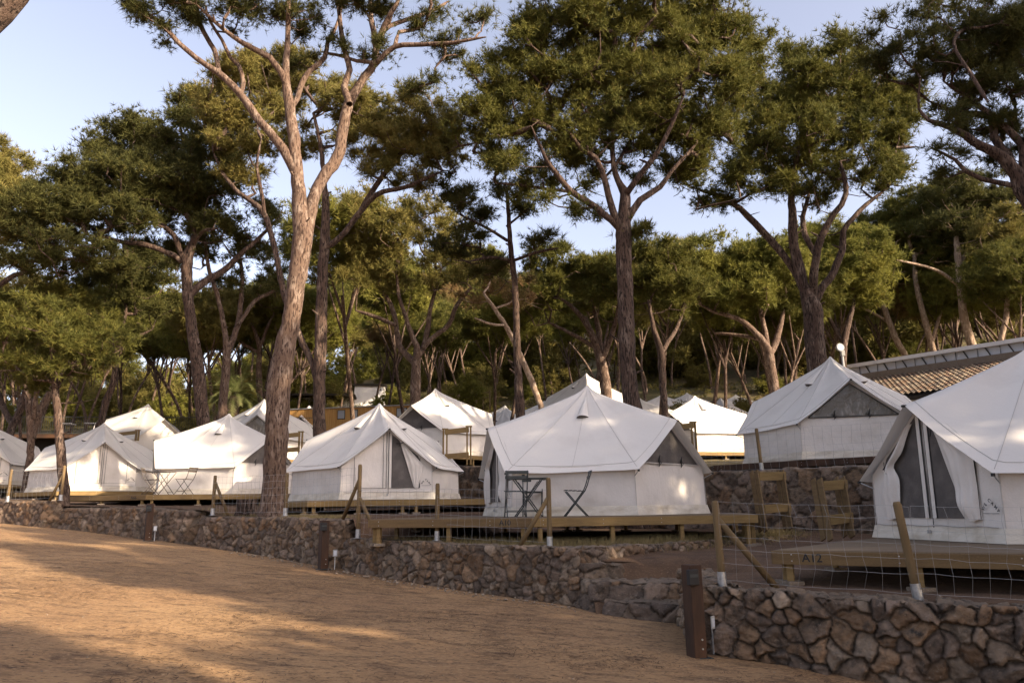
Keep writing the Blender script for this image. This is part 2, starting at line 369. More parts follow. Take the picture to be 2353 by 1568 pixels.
# walking direction left->right seen from the camera keeps the outer face (right-hand side) towards the camera
w4 = [(2.30, 10.6, -1.50, -.87), (2.12, 9.4, -1.52, -.87), (2.05, 8.45, -1.53, -.865), (2.9, 7.97, -1.60, -.90), (4.75, 6.9, -1.75, -.97), (7.0, 5.6, -1.95, -1.05), (10, 3.9, -2.15, -1.15)]
stone_wall('stone_wall', w4, 'near retaining wall of big dark stones under the A12 deck', cell=(.165, .125), res=.015, seed=11, relief=.085)
w3 = [(-3.25, 16.6, -1.1, -.55), (-3.36, 15.3, -1.10, -.54), (-2.9, 14.75, -1.14, -.55), (-1.6, 13.6, -1.24, -.57), (-.4, 12.75, -1.31, -.60), (.45, 12.2, -1.38, -.62), (.95, 11.85, -1.42, -.62), (1.9, 12.6, -1.45, -.62), (3.4, 13.9, -1.45, -.62), (6.2, 16.3, -1.0, -.62)]
stone_wall('stone_wall', w3, 'brown stone wall between the lamp bollard and the stone steps below the A10 deck', cell=(.14, .11), res=.018, seed=23, relief=.05)
w2 = [(-8.05, 19.6, -.7, -.10), (-7.7, 18.75, -.75, -.10), (-6.2, 17.75, -.86, -.12), (-4.9, 16.75, -.97, -.15), (-3.75, 15.65, -1.07, -.18), (-3.42, 15.75, -1.07, -.2), (-2.6, 17.2, -1.1, -.2)]
stone_wall('stone_wall', w2, 'stone wall running below the fenced tallest pine and the tree stump', cell=(.14, .11), res=.022, seed=31, relief=.05)
w1a = [(-24, 26.5, .2, .75), (-15.6, 22.9, -.2, .42), (-13.6, 22.0, -.33, .37), (-13.2, 22.3, -.3, .35)]
w1 = [(-12.95, 21.75, -.40, .19), (-11.2, 20.95, -.5, .17), (-9.6, 20.1, -.60, .12), (-8.3, 19.35, -.70, .05), (-7.9, 19.5, -.70, .0)]
stone_wall('stone_wall', w1a, 'taller stone wall at the left edge below the wire fence', res=.032, seed=41, relief=.05)
stone_wall('stone_wall', w1, 'low stone wall under the A66 deck posts', res=.03, seed=43, relief=.05)
# stone steps
st = empty('stone_steps', (1.6, 11, -1.4), label='three rough stone steps at the end of the A10 terrace wall', cat='steps')
def step_block(path, seed, d):
    V, Fq, C = stone_body(path, d, .022, (.24, .2), seed, .05)
    o = np_mesh('step', V - np.array(st.location), Fq, M['stone'], st, smooth=True, col=C)
step_block([(1.28, 11.2, -1.5, -1.30), (1.50, 10.95, -1.5, -1.31), (2.35, 10.65, -1.5, -1.30), (2.6, 10.9, -1.5, -1.3)], 51, .55)
step_block([(.98, 11.85, -1.45, -1.06), (1.15, 11.45, -1.45, -1.07), (1.9, 11.25, -1.45, -1.06), (2.45, 11.15, -1.45, -1.08), (2.75, 11.5, -1.4, -1.08)], 52, .6)
step_block([(.92, 12.3, -1.45, -.84), (.85, 11.9, -1.45, -.84), (1.6, 11.82, -1.45, -.85), (1.75, 12.2, -1.4, -.86)], 53, .5)
# retaining walls behind
def rw(seg, drop): return [(x, y, float(lower_z(x, y)) - drop, z) for x, y, z in seg]
Rp = RETAIN
pr = [(x, y, min(float(lower_z(x, y - .8)), z - .5) - .1, z) for x, y, z in reversed(Rp[1:6])]
stone_wall('stone_wall', pr, 'high retaining wall of dark rubble below the right rear tent', res=.04, cell=(.26, .19), seed=61, relief=.06)
pl_ = [(x, y, min(float(lower_z(x, y - .8)), z - .5) - .1, z) for x, y, z in reversed(Rp[5:10])]
stone_wall('stone_wall', pl_, 'rubble retaining wall glimpsed behind the half open tent', res=.07, cell=(.26, .19), seed=62, relief=.05)

# terrace sheets: lower terrace between the front walls and the retaining wall
FR = [(30, -6), (10, 4.2), (7.0, 5.9), (4.75, 7.2), (2.95, 8.25), (2.35, 8.6), (2.45, 9.6), (2.6, 10.8), (2.75, 11.6), (1.9, 12.1), (.95, 12.15), (.45, 12.45), (-.4, 13.0), (-1.6, 13.9), (-2.9, 15.0), (-3.5, 15.95), (-4.9, 17.0), (-6.2, 18.0), (-7.7, 19.0), (-8.2, 19.65), (-9.6, 20.4), (-11.2, 21.2), (-12.95, 22.1), (-15.6, 23.2), (-24, 26.8), (-60, 38)]
A = polyd(FR, 700); B = polyd([(p[0], p[1]) for p in RETAIN], 2000)
ang = lambda P: np.arctan2(P[:, 0], P[:, 1])
bi = np.array([np.argmin(abs(ang(B) - a)) for a in ang(A)])
tt = np.linspace(0, 1, 70)
G = A[:, None] * (1 - tt)[None, :, None] + B[bi][:, None] * tt[None, :, None]
X, Y = G[..., 0], G[..., 1]
PZ = lambda Y: np.interp(Y, [8.6, 11.0, 11.35, 11.6, 11.85, 12.05, 12.3, 12.9], [-1.66, -1.58, -1.36, -1.20, -1.04, -.84, -.76, -.76])
LZ = lower_z(X, Y); kb = (1 - sstep(2.6, 3.7, X)) * sstep(10.2, 10.8, Y) * (1 - sstep(12.0, 12.3, Y)); LZ = LZ + (np.minimum(PZ(Y), LZ) - LZ) * kb
Z = LZ + .03 * fbm(X * 1.3, Y * 1.3, 5) + .012 * fbm(X * 7, Y * 7, 6)
ramp = sstep(3.4, 2.3, X) * sstep(13.0, 11.0, Y) * sstep(8.0, 9.0, Y)
Z = Z - .04 * ramp
sheet('terrace_ground', X, Y, Z, M['soil'])
X, Y = np.meshgrid(np.linspace(1.15, 2.75, 40), np.linspace(8.6, 12.9, 80), indexing='ij')
Z = PZ(Y) + .02 * fbm(X * 2, Y * 2, 5) - .02
sheet('path_ground', X, Y, Z, M['soil'])
# hillside
B = polyd(RETAIN, 500); rad = np.hypot(B[:, 0], B[:, 1]); dirn = B[:, :2] / rad[:, None]
s_ = np.r_[0, np.cumsum(np.geomspace(.15, 22, 90))]
X = B[:, 0][:, None] + dirn[:, 0][:, None] * s_[None, :]; Y = B[:, 1][:, None] + dirn[:, 1][:, None] * s_[None, :]
bl = sstep(0, 7, s_)[None, :]
Z = B[:, 2][:, None] * (1 - bl) + upper_z(X, Y) * bl - .03 + .05 * fbm(X * .8, Y * .8, 15) * sstep(.3, 2, s_)[None, :] + .5 * fbm(X * .07, Y * .07, 16) * sstep(20, 60, s_)[None, :]
sheet('hillside', X, Y, Z, M['hill'])
def ground(x, y):
    a = math.atan2(x, y); i = int(np.argmin(abs(ang(B) - a))); r = math.hypot(x, y)
    if r < math.hypot(B[i, 0], B[i, 1]) + .3: return float(lower_z(x, y))
    s = r - math.hypot(B[i, 0], B[i, 1]); b_ = float(sstep(0, 7, s))
    return float(B[i, 2] * (1 - b_) + upper_z(x, y) * b_) - .03

# ------------------------------------------------------------------ text
def text_mesh(body, size, bold=False):
    cu = bpy.data.curves.new('lettering', 'FONT'); cu.body = body; cu.size = size; cu.align_x = 'CENTER'; cu.align_y = 'CENTER'
    cu.offset = size * (.03 if bold else .012); cu.resolution_u = 3
    ob = bpy.data.objects.new('lettering', cu); COL.objects.link(ob)
    bpy.context.view_layer.update()
    me = ob.to_mesh(); vs = [v.co.copy() for v in me.vertices]; fs = [tuple(p.vertices) for p in me.polygons]
    ob.to_mesh_clear(); bpy.data.objects.remove(ob); return vs, fs

# ------------------------------------------------------------------ tents
TH, THW, TOV, TRT, THT, TR = 2.907, .844, 2.627, 2.351, 1.866, 2.45
AP = TR * math.cos(R(30))
def pol(r, a, z): return np.array([r * math.cos(R(a)), r * math.sin(R(a)), z])
def roof_boundary():
    B = []
    for g in range(3):
        b = 120 * g
        B += [('E', pol(TOV, b - 30, THW)), ('T', pol(TRT, b, THT)), ('E', pol(TOV, b + 30, THW))]
    return B
def roof_pt(b0, b1, kind, s, t, seed=0):
    b = b0 * (1 - s) + b1 * s; m_ = math.sin(math.pi * s)
    if kind == 'EE': b = b * np.array([1 - .022 * m_, 1 - .022 * m_, 1]) + np.array([0, 0, -.015 * m_])
    else: b = b + np.array([0, 0, -.035 * m_])
    z = TH + (b[2] - TH) * t - (.03 + .05 * m_) * 4 * t * (1 - t) - .11 * (1 - math.exp(-t / .05)) * (1 - t)
    wr = .010 * float(fbm(b[0] * 2 + seed, b[1] * 2 + t * 3, 4)) + .02 * math.sin(s * 22) * (1 - t) ** 3 * t * 2
    z += wr
    e = max(0, t - .93) / .07
    return np.array([b[0] * t, b[1] * t, z + .008 * math.sin(s * 9 + seed) * e])
def gable_frame(g):
    a = R(120 * g); n = np.array([math.cos(a), math.sin(a), 0]); t = np.array([-n[1], n[0], 0]); return n, t
def gp(g, u, z, off=0.0):
    n, t = gable_frame(g); lean = -.05 * z / 1.9
    return n * (AP + off + lean) + t * u + np.array([0, 0, z])
def g_top(u): return .93 + (1 - abs(u) / 1.225) * .985
def make_tent(name, label, loc, yaw, gables, seed=0, detail=2, logo=True, group='white bell tents'):
    root = empty(name, loc, R(yaw), label, 'tent', group)
    B = roof_boundary(); n = len(B); NS, NR = (10, 18) if detail > 1 else (5, 8)
    mb = MB(); seams = MB()
    ring = []
    for i in range(n):
        k0, b0 = B[i]; k1, b1 = B[(i + 1) % n]; kd = 'EE' if k0 == k1 else 'G'
        for j in range(NS): ring.append((b0, b1, kd, j / NS))
    ts = [0.012] + [((q + 1) / NR) ** 1.25 for q in range(NR)]
    N = len(ring); vs = []
    for t in ts:
        for (b0, b1, kd, s) in ring: vs.append(roof_pt(b0, b1, kd, s, t, seed))
    fs = [(q * N + j, (q + 1) * N + j, (q + 1) * N + (j + 1) % N, q * N + (j + 1) % N) for q in range(len(ts) - 1) for j in range(N)]
    vs.append(np.array([0, 0, vs[0][2] + .02])); fs += [(j, (j + 1) % N, len(vs) - 1) for j in range(N)]
    mb.add(vs, fs)
    rf = mb.build('roof', M['canvas'], root, smooth=True)
    if detail:
        hem = []
        for i in range(n):
            k0, b0 = B[i]; k1, b1 = B[(i + 1) % n]; kd = 'EE' if k0 == k1 else 'G'
            hem += [roof_pt(b0, b1, kd, s, .925, seed) + np.array([0, 0, .007]) for s in np.linspace(.04 if k0 == 'E' else 0, .96 if k1 == 'E' else 1, 8)]
            if k0 == 'E': q_ = MB(); q_.tube([roof_pt(b0, b1, kd, 0, t, seed) + np.array([0, 0, .004]) for t in np.linspace(.05, .97, 14)], .0045, 4); q_.build('roof_seam', M['seam'], rf)
            if kd == 'EE': q_ = MB(); q_.tube([roof_pt(b0, b1, kd, .5, t, seed) + np.array([0, 0, .004]) for t in np.linspace(.05, .92, 12)], .0035, 4); q_.build('roof_seam', M['seam'], rf)
        seams.tube(hem + hem[:1], .004, 4, cap=False)
        seams.build('hem_seam', M['seam'], rf)
        for a in (60, 180, 300):       # vent hoods
            i = {60: 2, 180: 5, 300: 8}[a]; b0, b1 = B[i][1], B[(i + 1) % n][1]
            v = MB(); top = roof_pt(b0, b1, 'EE', .5, .10, seed) + np.array([0, 0, .01]); pts = [top]; K = 9
            nn = pol(1, a, 1.3); nn = nn / np.linalg.norm(nn)
            base = []
            for k in range(K):
                s = .5 + (k / (K - 1) - .5) * .30; p = roof_pt(b0, b1, 'EE', s, .34 + .03 * math.sin(math.pi * k / (K - 1)), seed) + nn * (.12 * math.sin(math.pi * k / (K - 1)) + .004)
                base.append(p)
            mid = [(top + p) / 2 + nn * .015 for p in base]
            v.add([top] + mid + base, [(0, 1 + k, 2 + k) for k in range(K - 1)] + [(1 + k, 1 + K + k, 2 + K + k, 2 + k) for k in range(K - 1)])
            v.build('vent_hood', M['canvas'], rf, smooth=True)
            v = MB(); fl = [roof_pt(b0, b1, 'EE', .5 + (k / (K - 1) - .5) * .28, .35, seed) + nn * .006 for k in range(K)]
            v.add(base + fl, [(k, K + k, K + k + 1, k + 1) for k in range(K - 1)]); v.build('vent_shade', M['screen'], rf)  # dark infill painted for the shaded opening under the hood
    # walls
    wall = MB(); sk = MB()
    NU, NV = (36, 16) if detail > 1 else (12, 6)
    for k in range(6):
        a0, a1 = -30 + 60 * k, 30 + 60 * k; p0, p1 = pol(TR, a0, 0), pol(TR, a1, 0)
        nrm = pol(1, a0 + 30, 0); isg = k % 2 == 0
        vs = []
        for iu in range(NU + 1):
            s = iu / NU; u = (s - .5) * TR; top = g_top(u) if isg else .95
            for iv in range(NV + 1):
                v = iv / NV; z = .10 + (top - .10) * v
                p = p0 * (1 - s) + p1 * s
                w_ = math.sin(math.pi * s) * (1 - v ** 3)
                d = -.05 * z / 1.9 + w_ * (.022 * float(fbm(s * 2.3 + k * 7 + seed, z * 2.5, 6)) * 2 + .018 * math.sin(s * 16 + z * 5 + k) * math.exp(-z * 3) + .014 * float(vn((s * 5 + z * 4) + k, (s * 3 - z * 2), 8)))
                vs.append(p + nrm * d + np.array([0, 0, z]))
        fs = [(i * (NV + 1) + j, (i + 1) * (NV + 1) + j, (i + 1) * (NV + 1) + j + 1, i * (NV + 1) + j + 1) for i in range(NU) for j in range(NV)]
        wall.add(vs, fs)
        vs = []
        for iu in range(NU + 1):
            s = iu / NU; p = p0 * (1 - s) + p1 * s
            for iv in range(7):
                v = iv / 6; z = .185 * (1 - v) + .004 * v; ed = math.sin(math.pi * s) ** .5
                d = .022 + .05 * v + ed * .028 * (math.sin(s * 13 + v * 3 + k + seed) * .5 + 1.4 * float(fbm(s * 5 + k * 3 + seed, v * 1.5, 7))) * math.sin(v * 2.6 + .2)
                kk = min(1, min(s, 1 - s) / .09); cr_ = pol(1 / math.cos(R(30)), a0 if s < .5 else a1, 0); dc = .022 + .05 * v
                vs.append(p + (nrm * d) * kk + cr_ * dc * (1 - kk) + np.array([0, 0, z - .004 * math.sin(s * 20 + k) * (1 - v) * kk]))
        sk.add(vs, [(i * 7 + j + 1, (i + 1) * 7 + j + 1, (i + 1) * 7 + j, i * 7 + j) for i in range(NU) for j in range(6)])
    wl = wall.build('wall', M['canvas_wall'], root, smooth=True)
    sk.build('ground_skirt', M['skirt'], root, smooth=True)
    if detail > 1:
        for k in range(6): cs = MB(); a = -30 + 60 * k; cs.tube([pol(TR + .012, a, .16), pol(TR - .02, a, .93)], .006, 4); cs.build('corner_seam', M['seam'], wl)
    if detail > 1:
        for i in range(n):
            pg = MB(); stt = MB()
            if B[i][0] == 'E':
                p = B[i][1]; q = p / np.linalg.norm(p[:2]) ; e = p + np.array([0, 0, -.012])
                pg.box(e, (.035, .035, .04)); w0 = np.array([q[0] * 2.40, q[1] * 2.40, .72]); stt.tube([w0, e + (w0 - e) * .05], .009, 6)
            else: pg.box(B[i][1] + np.array([0, 0, -.01]), (.05, .05, .03))
            pg.build('corner_fitting', M['black'], root)
            if stt.v: stt.build('eave_strut', M['steel'], root)
    # gable fittings
    for g, kind in enumerate(gables):
        if not kind: continue
        def poly(pts, off): return [gp(g, u, z, off) for u, z in pts]
        def strip(parent_mb, pts, wdt, off):
            for (u0, z0), (u1, z1) in zip(pts[:-1], pts[1:]):
                du, dz = u1 - u0, z1 - z0; L = math.hypot(du, dz); nx, nz = -dz / L * wdt / 2, du / L * wdt / 2
                q = [gp(g, u0 + nx, z0 + nz, off), gp(g, u1 + nx, z1 + nz, off), gp(g, u1 - nx, z1 - nz, off), gp(g, u0 - nx, z0 - nz, off)]
                q2 = [p + gable_frame(g)[0] * .004 for p in q]
                parent_mb.add(q + q2, [(4, 5, 6, 7), (0, 1, 5, 4), (1, 2, 6, 5), (2, 3, 7, 6), (3, 0, 4, 7)])
        def sheet_(tri, name_, mt, off=.02, par=root):
            # filled polygon subdivided as a fan of rows so that it can wrinkle
            v = MB(); us = [p[0] for p in tri]; zs = [p[1] for p in tri]; zl, zh = min(zs), max(zs); rows = 14; cols = 14; vs = []
            for r_ in range(rows + 1):
                z = zl + (zh - zl) * r_ / rows; xs = []
                for (a, b) in zip(tri, tri[1:] + tri[:1]):
                    if (a[1] - z) * (b[1] - z) <= 1e-12 and abs(a[1] - b[1]) > 1e-9: xs.append(a[0] + (b[0] - a[0]) * (z - a[1]) / (b[1] - a[1]))
                    elif abs(a[1] - b[1]) <= 1e-9 and abs(a[1] - z) < 1e-6: xs += [a[0], b[0]]
                x0, x1 = min(xs), max(xs)
                for c in range(cols + 1):
                    u = x0 + (x1 - x0) * c / cols; vs.append(gp(g, u, z, off + .012 * float(fbm(u * 3 + seed, z * 4, 12)) * math.sin(math.pi * c / cols)))
            v.add(vs, [(r_ * (cols + 1) + c, r_ * (cols + 1) + c + 1, (r_ + 1) * (cols + 1) + c + 1, (r_ + 1) * (cols + 1) + c) for r_ in range(rows) for c in range(cols)])
            return v.build(name_, mt, par, smooth=True)
        if kind in ('window', 'clear'):
            tri = [(-1.02, 1.0), (1.02, 1.0), (0.0, 1.80)]
            wn = sheet_(tri, 'gable_window', M['screen' if kind == 'window' else 'clear_window'], .022)
            if detail:
                v = MB(); strip(v, tri + tri[:1], .022, .03); v.build('window_edging', M['black'] if kind == 'clear' else M['seam'], wn)
                for u in (-.42, .36):
                    v = MB()
                    for q in range(3): v.tube([gp(g, u, 1.0, .03), gp(g, u + .03 * (q - 1), 1.06 + .05 * q, .05), gp(g, u + .06 * (1 - q), 1.02 + .02 * q, .06), gp(g, u - .02 + .02 * q, .93 + .02 * q, .035)], .007, 4)
                    v.build('tie_strap', M['black'], wn)
        if kind.startswith('door'):
            zb = .30
            for sd in (-1, 1):
                lim = lambda u: g_top(u) - .09
                half = [(.03 * sd, zb), (.88 * sd, zb), (.88 * sd, lim(.88)), (.03 * sd, lim(.03))]
                opened = kind == 'door_open' or (kind == 'door_half' and sd == 1)
                if opened:
                    h = half if sd > 0 else half
                    sheet_(h, 'screen_door', M['screen'], .022)
                v = MB()
                strip(v, [(.88 * sd, lim(.88)), (.88 * sd, zb)], .012, .03)
                strip(v, [(.03 * sd, lim(.03)), (.03 * sd, .12 if sd > 0 else zb)], .014, .03); strip(v, [(.115 * sd, lim(.12)), (.115 * sd, zb)], .011, .03)
                if detail > 1 and not opened: strip(v, [(.03 * sd, zb), (.88 * sd, zb)], .008, .03)
                dz = v.build('door_zip', M['black'], root)
                if opened:
                    v = MB(); strip(v, [(.073 * sd, lim(.07)), (.073 * sd, zb)], .066, .034); v.build('door_binding', M['canvas_wall'], root)
                    # curtain gathered to the side
                    v = MB(); NC, ND = 12, 22; vs = []
                    for r_ in range(ND + 1):
                        q = r_ / ND
                        if kind == 'door_open':
                            z = 1.62 * (1 - q) + (zb + .0) * q
                            ui = .16 + .50 * q ** .8 + .03 * math.sin(q * 5)
                            uo = min(.22 + .78 * min(1, q * 1.5) ** .9, 1.15 - .2 * q if sd < 0 else .90)
                            g_ = math.exp(-((q - .42) / .10) ** 2) * (1 if sd < 0 else .25)
                            uc = uo - .08; ui = ui + (uc - ui) * g_ * .7
                            if sd > 0: ui = .16 + .50 * q ** .75; uo = max(ui + .02, min(.885, (1.80 - z) / .804 + .02))
                            bul = .05 + .06 * math.sin(q * 3.0) + (.07 * math.exp(-((q - .86) / .12) ** 2) if sd > 0 else .02)
                        else:
                            z = 1.60 * (1 - q) + .32 * q; ui = .30 + .42 * q; uo = max(ui + .02, .34 + .62 * min(1, q * 1.9) - .12 * max(0, q - .55) * 2); bul = .05 + .03 * math.sin(q * 5)
                        for c in range(NC + 1):
                            s = c / NC; u = ui + (uo - ui) * s
                            vs.append(gp(g, sd * u, z - .03 * math.sin(s * 3) * q, .03 + bul * math.sin(math.pi * min(1, s * .9 + .1)) + .022 * math.sin(s * 19 + q * 4) * (.4 + .6 * q)))
                    v.add(vs, [(r_ * (NC + 1) + c, r_ * (NC + 1) + c + 1, (r_ + 1) * (NC + 1) + c + 1, (r_ + 1) * (NC + 1) + c) for r_ in range(ND) for c in range(NC)])
                    cu = v.build('door_curtain', M['canvas_wall'], root, smooth=True)
                    v = MB()
                    zz, uu_ = (1.02, .74) if (kind == 'door_open' and sd < 0) else (1.50, .33)
                    v.tube([gp(g, sd * (uu_ - .10), zz, .04), gp(g, sd * uu_, zz - .02, .16), gp(g, sd * (uu_ + .10), zz + .03, .04)], .010, 5)
                    v.tube([gp(g, sd * uu_, zz, .15), gp(g, sd * (uu_ - .05), zz - .1, .14)], .008, 5)
                    v.build('tie_strap', M['black'], cu)
            if detail > 1:
                v = MB()
                v.box(gp(g, .0, .12, .09), (.035, .035, .045)); v.tube([gp(g, -.012, .14, .09), gp(g, -.012, .17, .09), gp(g, .012, .17, .09), gp(g, .012, .14, .09)], .004, 4)
                v.build('padlock', M['steel'], root)
                v = MB(); v.tube([gp(g, u, .20 + .008 * math.sin(u * 9), .045) for u in np.linspace(-1.15, 1.15, 24)], .008, 4); v.build('skirt_seam', M['seam'], root)
            if logo and detail > 1:
                v = MB(); n_, t_ = gable_frame(g); y_ = np.array([0, 0, 1.])
                for ch, u, z, rot in (('W', .945, .43, 52), ('E', .98, .475, 52), ('C', 1.045, .525, -45), ('A', 1.09, .485, -45), ('M', 1.135, .44, -45), ('P', 1.17, .395, -45)):
                    vs, fs = text_mesh(ch, .058, True); o_ = gp(g, u, z, .035); c, s = math.cos(R(rot)), math.sin(R(rot))
                    v.add([o_ + t_ * (p.x * c - p.y * s) + y_ * (p.x * s + p.y * c) for p in vs], fs)
                strip(v, [(.93, .365), (1.18, .365)], .006, .034)
                v.build('printed_logo', M['black'], root)
    return root

TENTS = {}
def T_(key, *a, **k): TENTS[key] = make_tent(*a, **k)
T_('A12', 'bell_tent', 'large white bell tent at the right edge with both door curtains tied open', (7.89, 10.98, -.50), -169.6, ['door_open', 'window', 'window'], 1)
T_('A10', 'bell_tent', 'white bell tent seen side on above the A10 deck, dark window gable on its right', (1.71, 16.79, -.15), -165.6, ['door_open', 'window', 'window'], 2)
T_('A9', 'bell_tent', 'white bell tent beside the big pine trunk with only its right door flap folded open', (-4.03, 22.31, .29), -72.9, ['door_half', 'window', 'window'], 3)
T_('A8', 'bell_tent', 'white bell tent partly behind the big pine trunk with two bistro chairs in front', (-10.14, 26.42, .58), -152.9, ['window', 'window', 'window'], 4)
T_('A7', 'bell_tent', 'white bell tent at left with both door panels zipped shut, slim trunk before it', (-17.22, 31.21, .89), -58.7, ['door_closed', 'window', 'window'], 5)
T_('A5', 'bell_tent', 'white bell tent cut off by the left edge of the photo', at(-34, 1000, 33.5)[:2].tolist() + [1.30], -60, ['door_closed', 'window', 'window'], 6)
T_('A11', 'bell_tent', 'white bell tent with a clear plastic gable window above the rubble retaining wall', (8.70, 19.93, 1.07), -103.8, ['clear', 'window', 'window'], 7)
T_('B5', 'bell_tent', 'white bell tent with a dark gable rising behind the half open tent', (-3.19, 30.28, 2.01), -107.1, ['window', 'window', 'window'], 8)
T_('B6', 'bell_tent', 'greyish bell tent whose pointed top shows right behind the side on tent', (3.76, 37.31, 3.82), -95, ['window', None, None], 9, 1)
T_('B7', 'bell_tent', 'bright sunlit bell tent between the side on tent and the clear window tent', (8.83, 35.77, 2.36), -134.9, ['window', None, None], 10, 1)
T_('B1', 'bell_tent', 'bell tent striped by trunk shadows behind the two left tents', (-18.86, 38.12, 2.67), -164, ['clear', None, 'window'], 11, 1)
T_('B2', 'bell_tent', 'bell tent with a clear gable window just left of the big pine trunk', (-11.43, 33.85, 2.2), -77.5, ['clear', None, None], 12, 1)
T_('B3', 'bell_tent', 'small sunlit bell tent in front of the timber clad cabin', (-13.43, 48.59, 3.94), -87.7, ['window', None, None], 13, 1)
far = [(at(1156, 943, 52), -70, 'tiny bell tent top right of the dark gabled tent, nearer of the pair'), (at(1160, 931, 60), -70, 'tiny bell tent top right of the dark gabled tent, farther of the pair'),
       (at(1470, 915, 46), -40, 'bell tent roof partly behind the thick dark trunk'), (at(1520, 905, 54), -160, 'pale bell tent roof crossed by a slim dark trunk right of the thick trunk'),
       (at(1578, 902, 60), -175, 'distant bell tent with trunk shadows on its roof behind the sunlit tent'), (at(1655, 914, 52), -100, 'greyish distant bell tent directly right behind the sunlit tent'), (at(1690, 906, 62), -165, 'distant bell tent roof at the foot of the slender trunks'), (at(2240 - 990, 921, 50), -170, 'bell tent roof edge showing left of the greyish tent top')]
for i, (p, yw, lb) in enumerate(far):
    rt_ = TENTS['B7']
    o = rt_.copy(); COL.objects.link(o); o.location = (p[0], p[1], p[2] - TH + .05); o.rotation_euler = (0, 0, R(yw)); o['label'] = lb
    for ch in rt_.children:
        c = ch.copy(); COL.objects.link(c); c.parent = o
        for g_ in ch.children: d = g_.copy(); COL.objects.link(d); d.parent = c
    TENTS['F%d' % i] = o

# ------------------------------------------------------------------ decks
def clip(poly, a, b):
    """keep the part of poly on the left of a->b"""
    out = []; ax, ay = a; dx, dy = b[0] - ax, b[1] - ay
    f = lambda p: dx * (p[1] - ay) - dy * (p[0] - ax)
    for p, q in zip(poly, poly[1:] + poly[:1]):
        fp, fq = f(p), f(q)
        if fp >= 0: out.append(p)
        if fp * fq < 0: t = fp / (fp - fq); out.append((p[0] + (q[0] - p[0]) * t, p[1] + (q[1] - p[1]) * t))
    return out
def make_deck(label, poly, z, board_dir, text=None, edges=None, legs=1.3, ground_z=None, step_=.14, fmat='deckwood', gr='timber tent decks', shade_faces=None):
    """poly counter-clockwise seen from above"""
    cx, cy = np.mean([p[0] for p in poly]), np.mean([p[1] for p in poly])
    root = empty('timber_deck', (cx, cy, z - .15), 0, label, 'deck', gr)
    P = [(x - cx, y - cy) for x, y in poly]; zt = .15
    bd = np.array([math.cos(board_dir), math.sin(board_dir)]); nn = np.array([-bd[1], bd[0]])
    pr = [np.dot(p, nn) for p in P]; lo, hi = min(pr), max(pr); mb = MB()
    k = lo
    while k < hi:
        c = list(P); a, b = nn * k, nn * k + bd; c = clip(c, a, b); c2 = nn * min(k + step_ - .006, hi)
        c = clip(c, c2 + bd, c2) if c else c
        if len(c) > 2:
            n = len(c); j = .0015 * ((int(k * 997) % 3) - 1)
            mb.add([(x, y, zt - .004 + j) for x, y in c] + [(x, y, zt - .030) for x, y in c], [tuple(range(n)), tuple(range(2 * n - 1, n - 1, -1))] + [(i, n + i, n + (i + 1) % n, (i + 1) % n) for i in range(n)])
        k += step_
    mb.build('deck_boards', M['boards'], root)
    for i, (a, b) in enumerate(zip(P, P[1:] + P[:1])):
        a, b = Vector((*a, 0)), Vector((*b, 0)); d = (b - a).normalized(); nrm = Vector((d.y, -d.x, 0)); L = (b - a).length
        mm = 'deckold_shade' if (shade_faces and i in shade_faces) else fmat  # listed faces get the darker timber: their shade is painted in
        f = MB(); f.box((a + b) / 2 + nrm * .014 + Vector((0, 0, .062)), (L + .02, .028, .145), ax=(d, -nrm, Vector((0, 0, 1))))
        fo = f.build('fascia_board', M[mm], root, bev=.003)
        sc_ = MB()
        for q in np.arange(.2, L, 1.1):
            for zz in (.03, .10): sc_.box(a + d * q + nrm * .030 + Vector((0, 0, zz)), (.012, .012, .012))
        if len(sc_.v) and L < 9: sc_.build('screw_heads', M['steel'], fo)
        if text and text[1] == i:
            vs, fs = text_mesh(text[0], .13); v = MB(); o_ = a + d * text[2] + nrm * .0305 + Vector((0, 0, .062))
            v.add([o_ + d * p.x + Vector((0, 0, p.y)) for p in vs], fs); v.build('lettering', M['black'], fo)
        n = max(2, int(L / legs) + 1)
        for q in range(n):
            p = a + d * (L * (q + .12) / (n - .76)) - nrm * .06
            gz = (ground_z if ground_z is not None else ground(p.x + cx, p.y + cy)) - (z - .15)
            if gz < -.12:
                l = MB(); l.box((p.x, p.y, gz / 2 - .02), (.075, .075, -gz + .03), rz=math.atan2(d.y, d.x)); l.build('deck_leg', M['deckwood'], root, bev=.004)
                l = MB(); l.box((p.x, p.y, gz + .01), (.20, .20, .05), rz=.3); l.build('footing', M['cement'], root)
    jm = MB()
    for q in np.arange(-3, 3.1, 1.0):       # joists and inner posts in the dark below
        s = clip(clip([(x * .93, y * .93) for x, y in P], (-9, q), (9, q)), (9, q + .05), (-9, q + .05))
        if len(s) > 2:
            n = len(s); jm.add([(x, y, .10) for x, y in s] + [(x, y, .0) for x, y in s], [tuple(range(n)), tuple(range(2 * n - 1, n - 1, -1))] + [(i, n + i, n + (i + 1) % n, (i + 1) % n) for i in range(n)])
    jm.build('joists', M['deckold_shade'], root)
    return root
make_deck('weathered timber deck marked A12 behind the near stone wall', [(3.0, 8.95), (6.7, 6.85), (10.4, 8.6), (11.4, 11.6), (9.3, 14.0), (6.4, 12.7)], -.50, math.atan2(-2.1, 3.7), ('A12', 0, .42), fmat='deckold_shade', ground_z=None)
make_deck('long timber deck marked A10 under the side on tent, sunlit on its right half', [(-2.7, 14.25), (.30, 13.25), (4.5, 14.2), (5.2, 17.8), (1.5, 19.6), (-2.0, 18.2)], -.15, .22, ('A10', 0, 2.68), shade_faces=(0,))
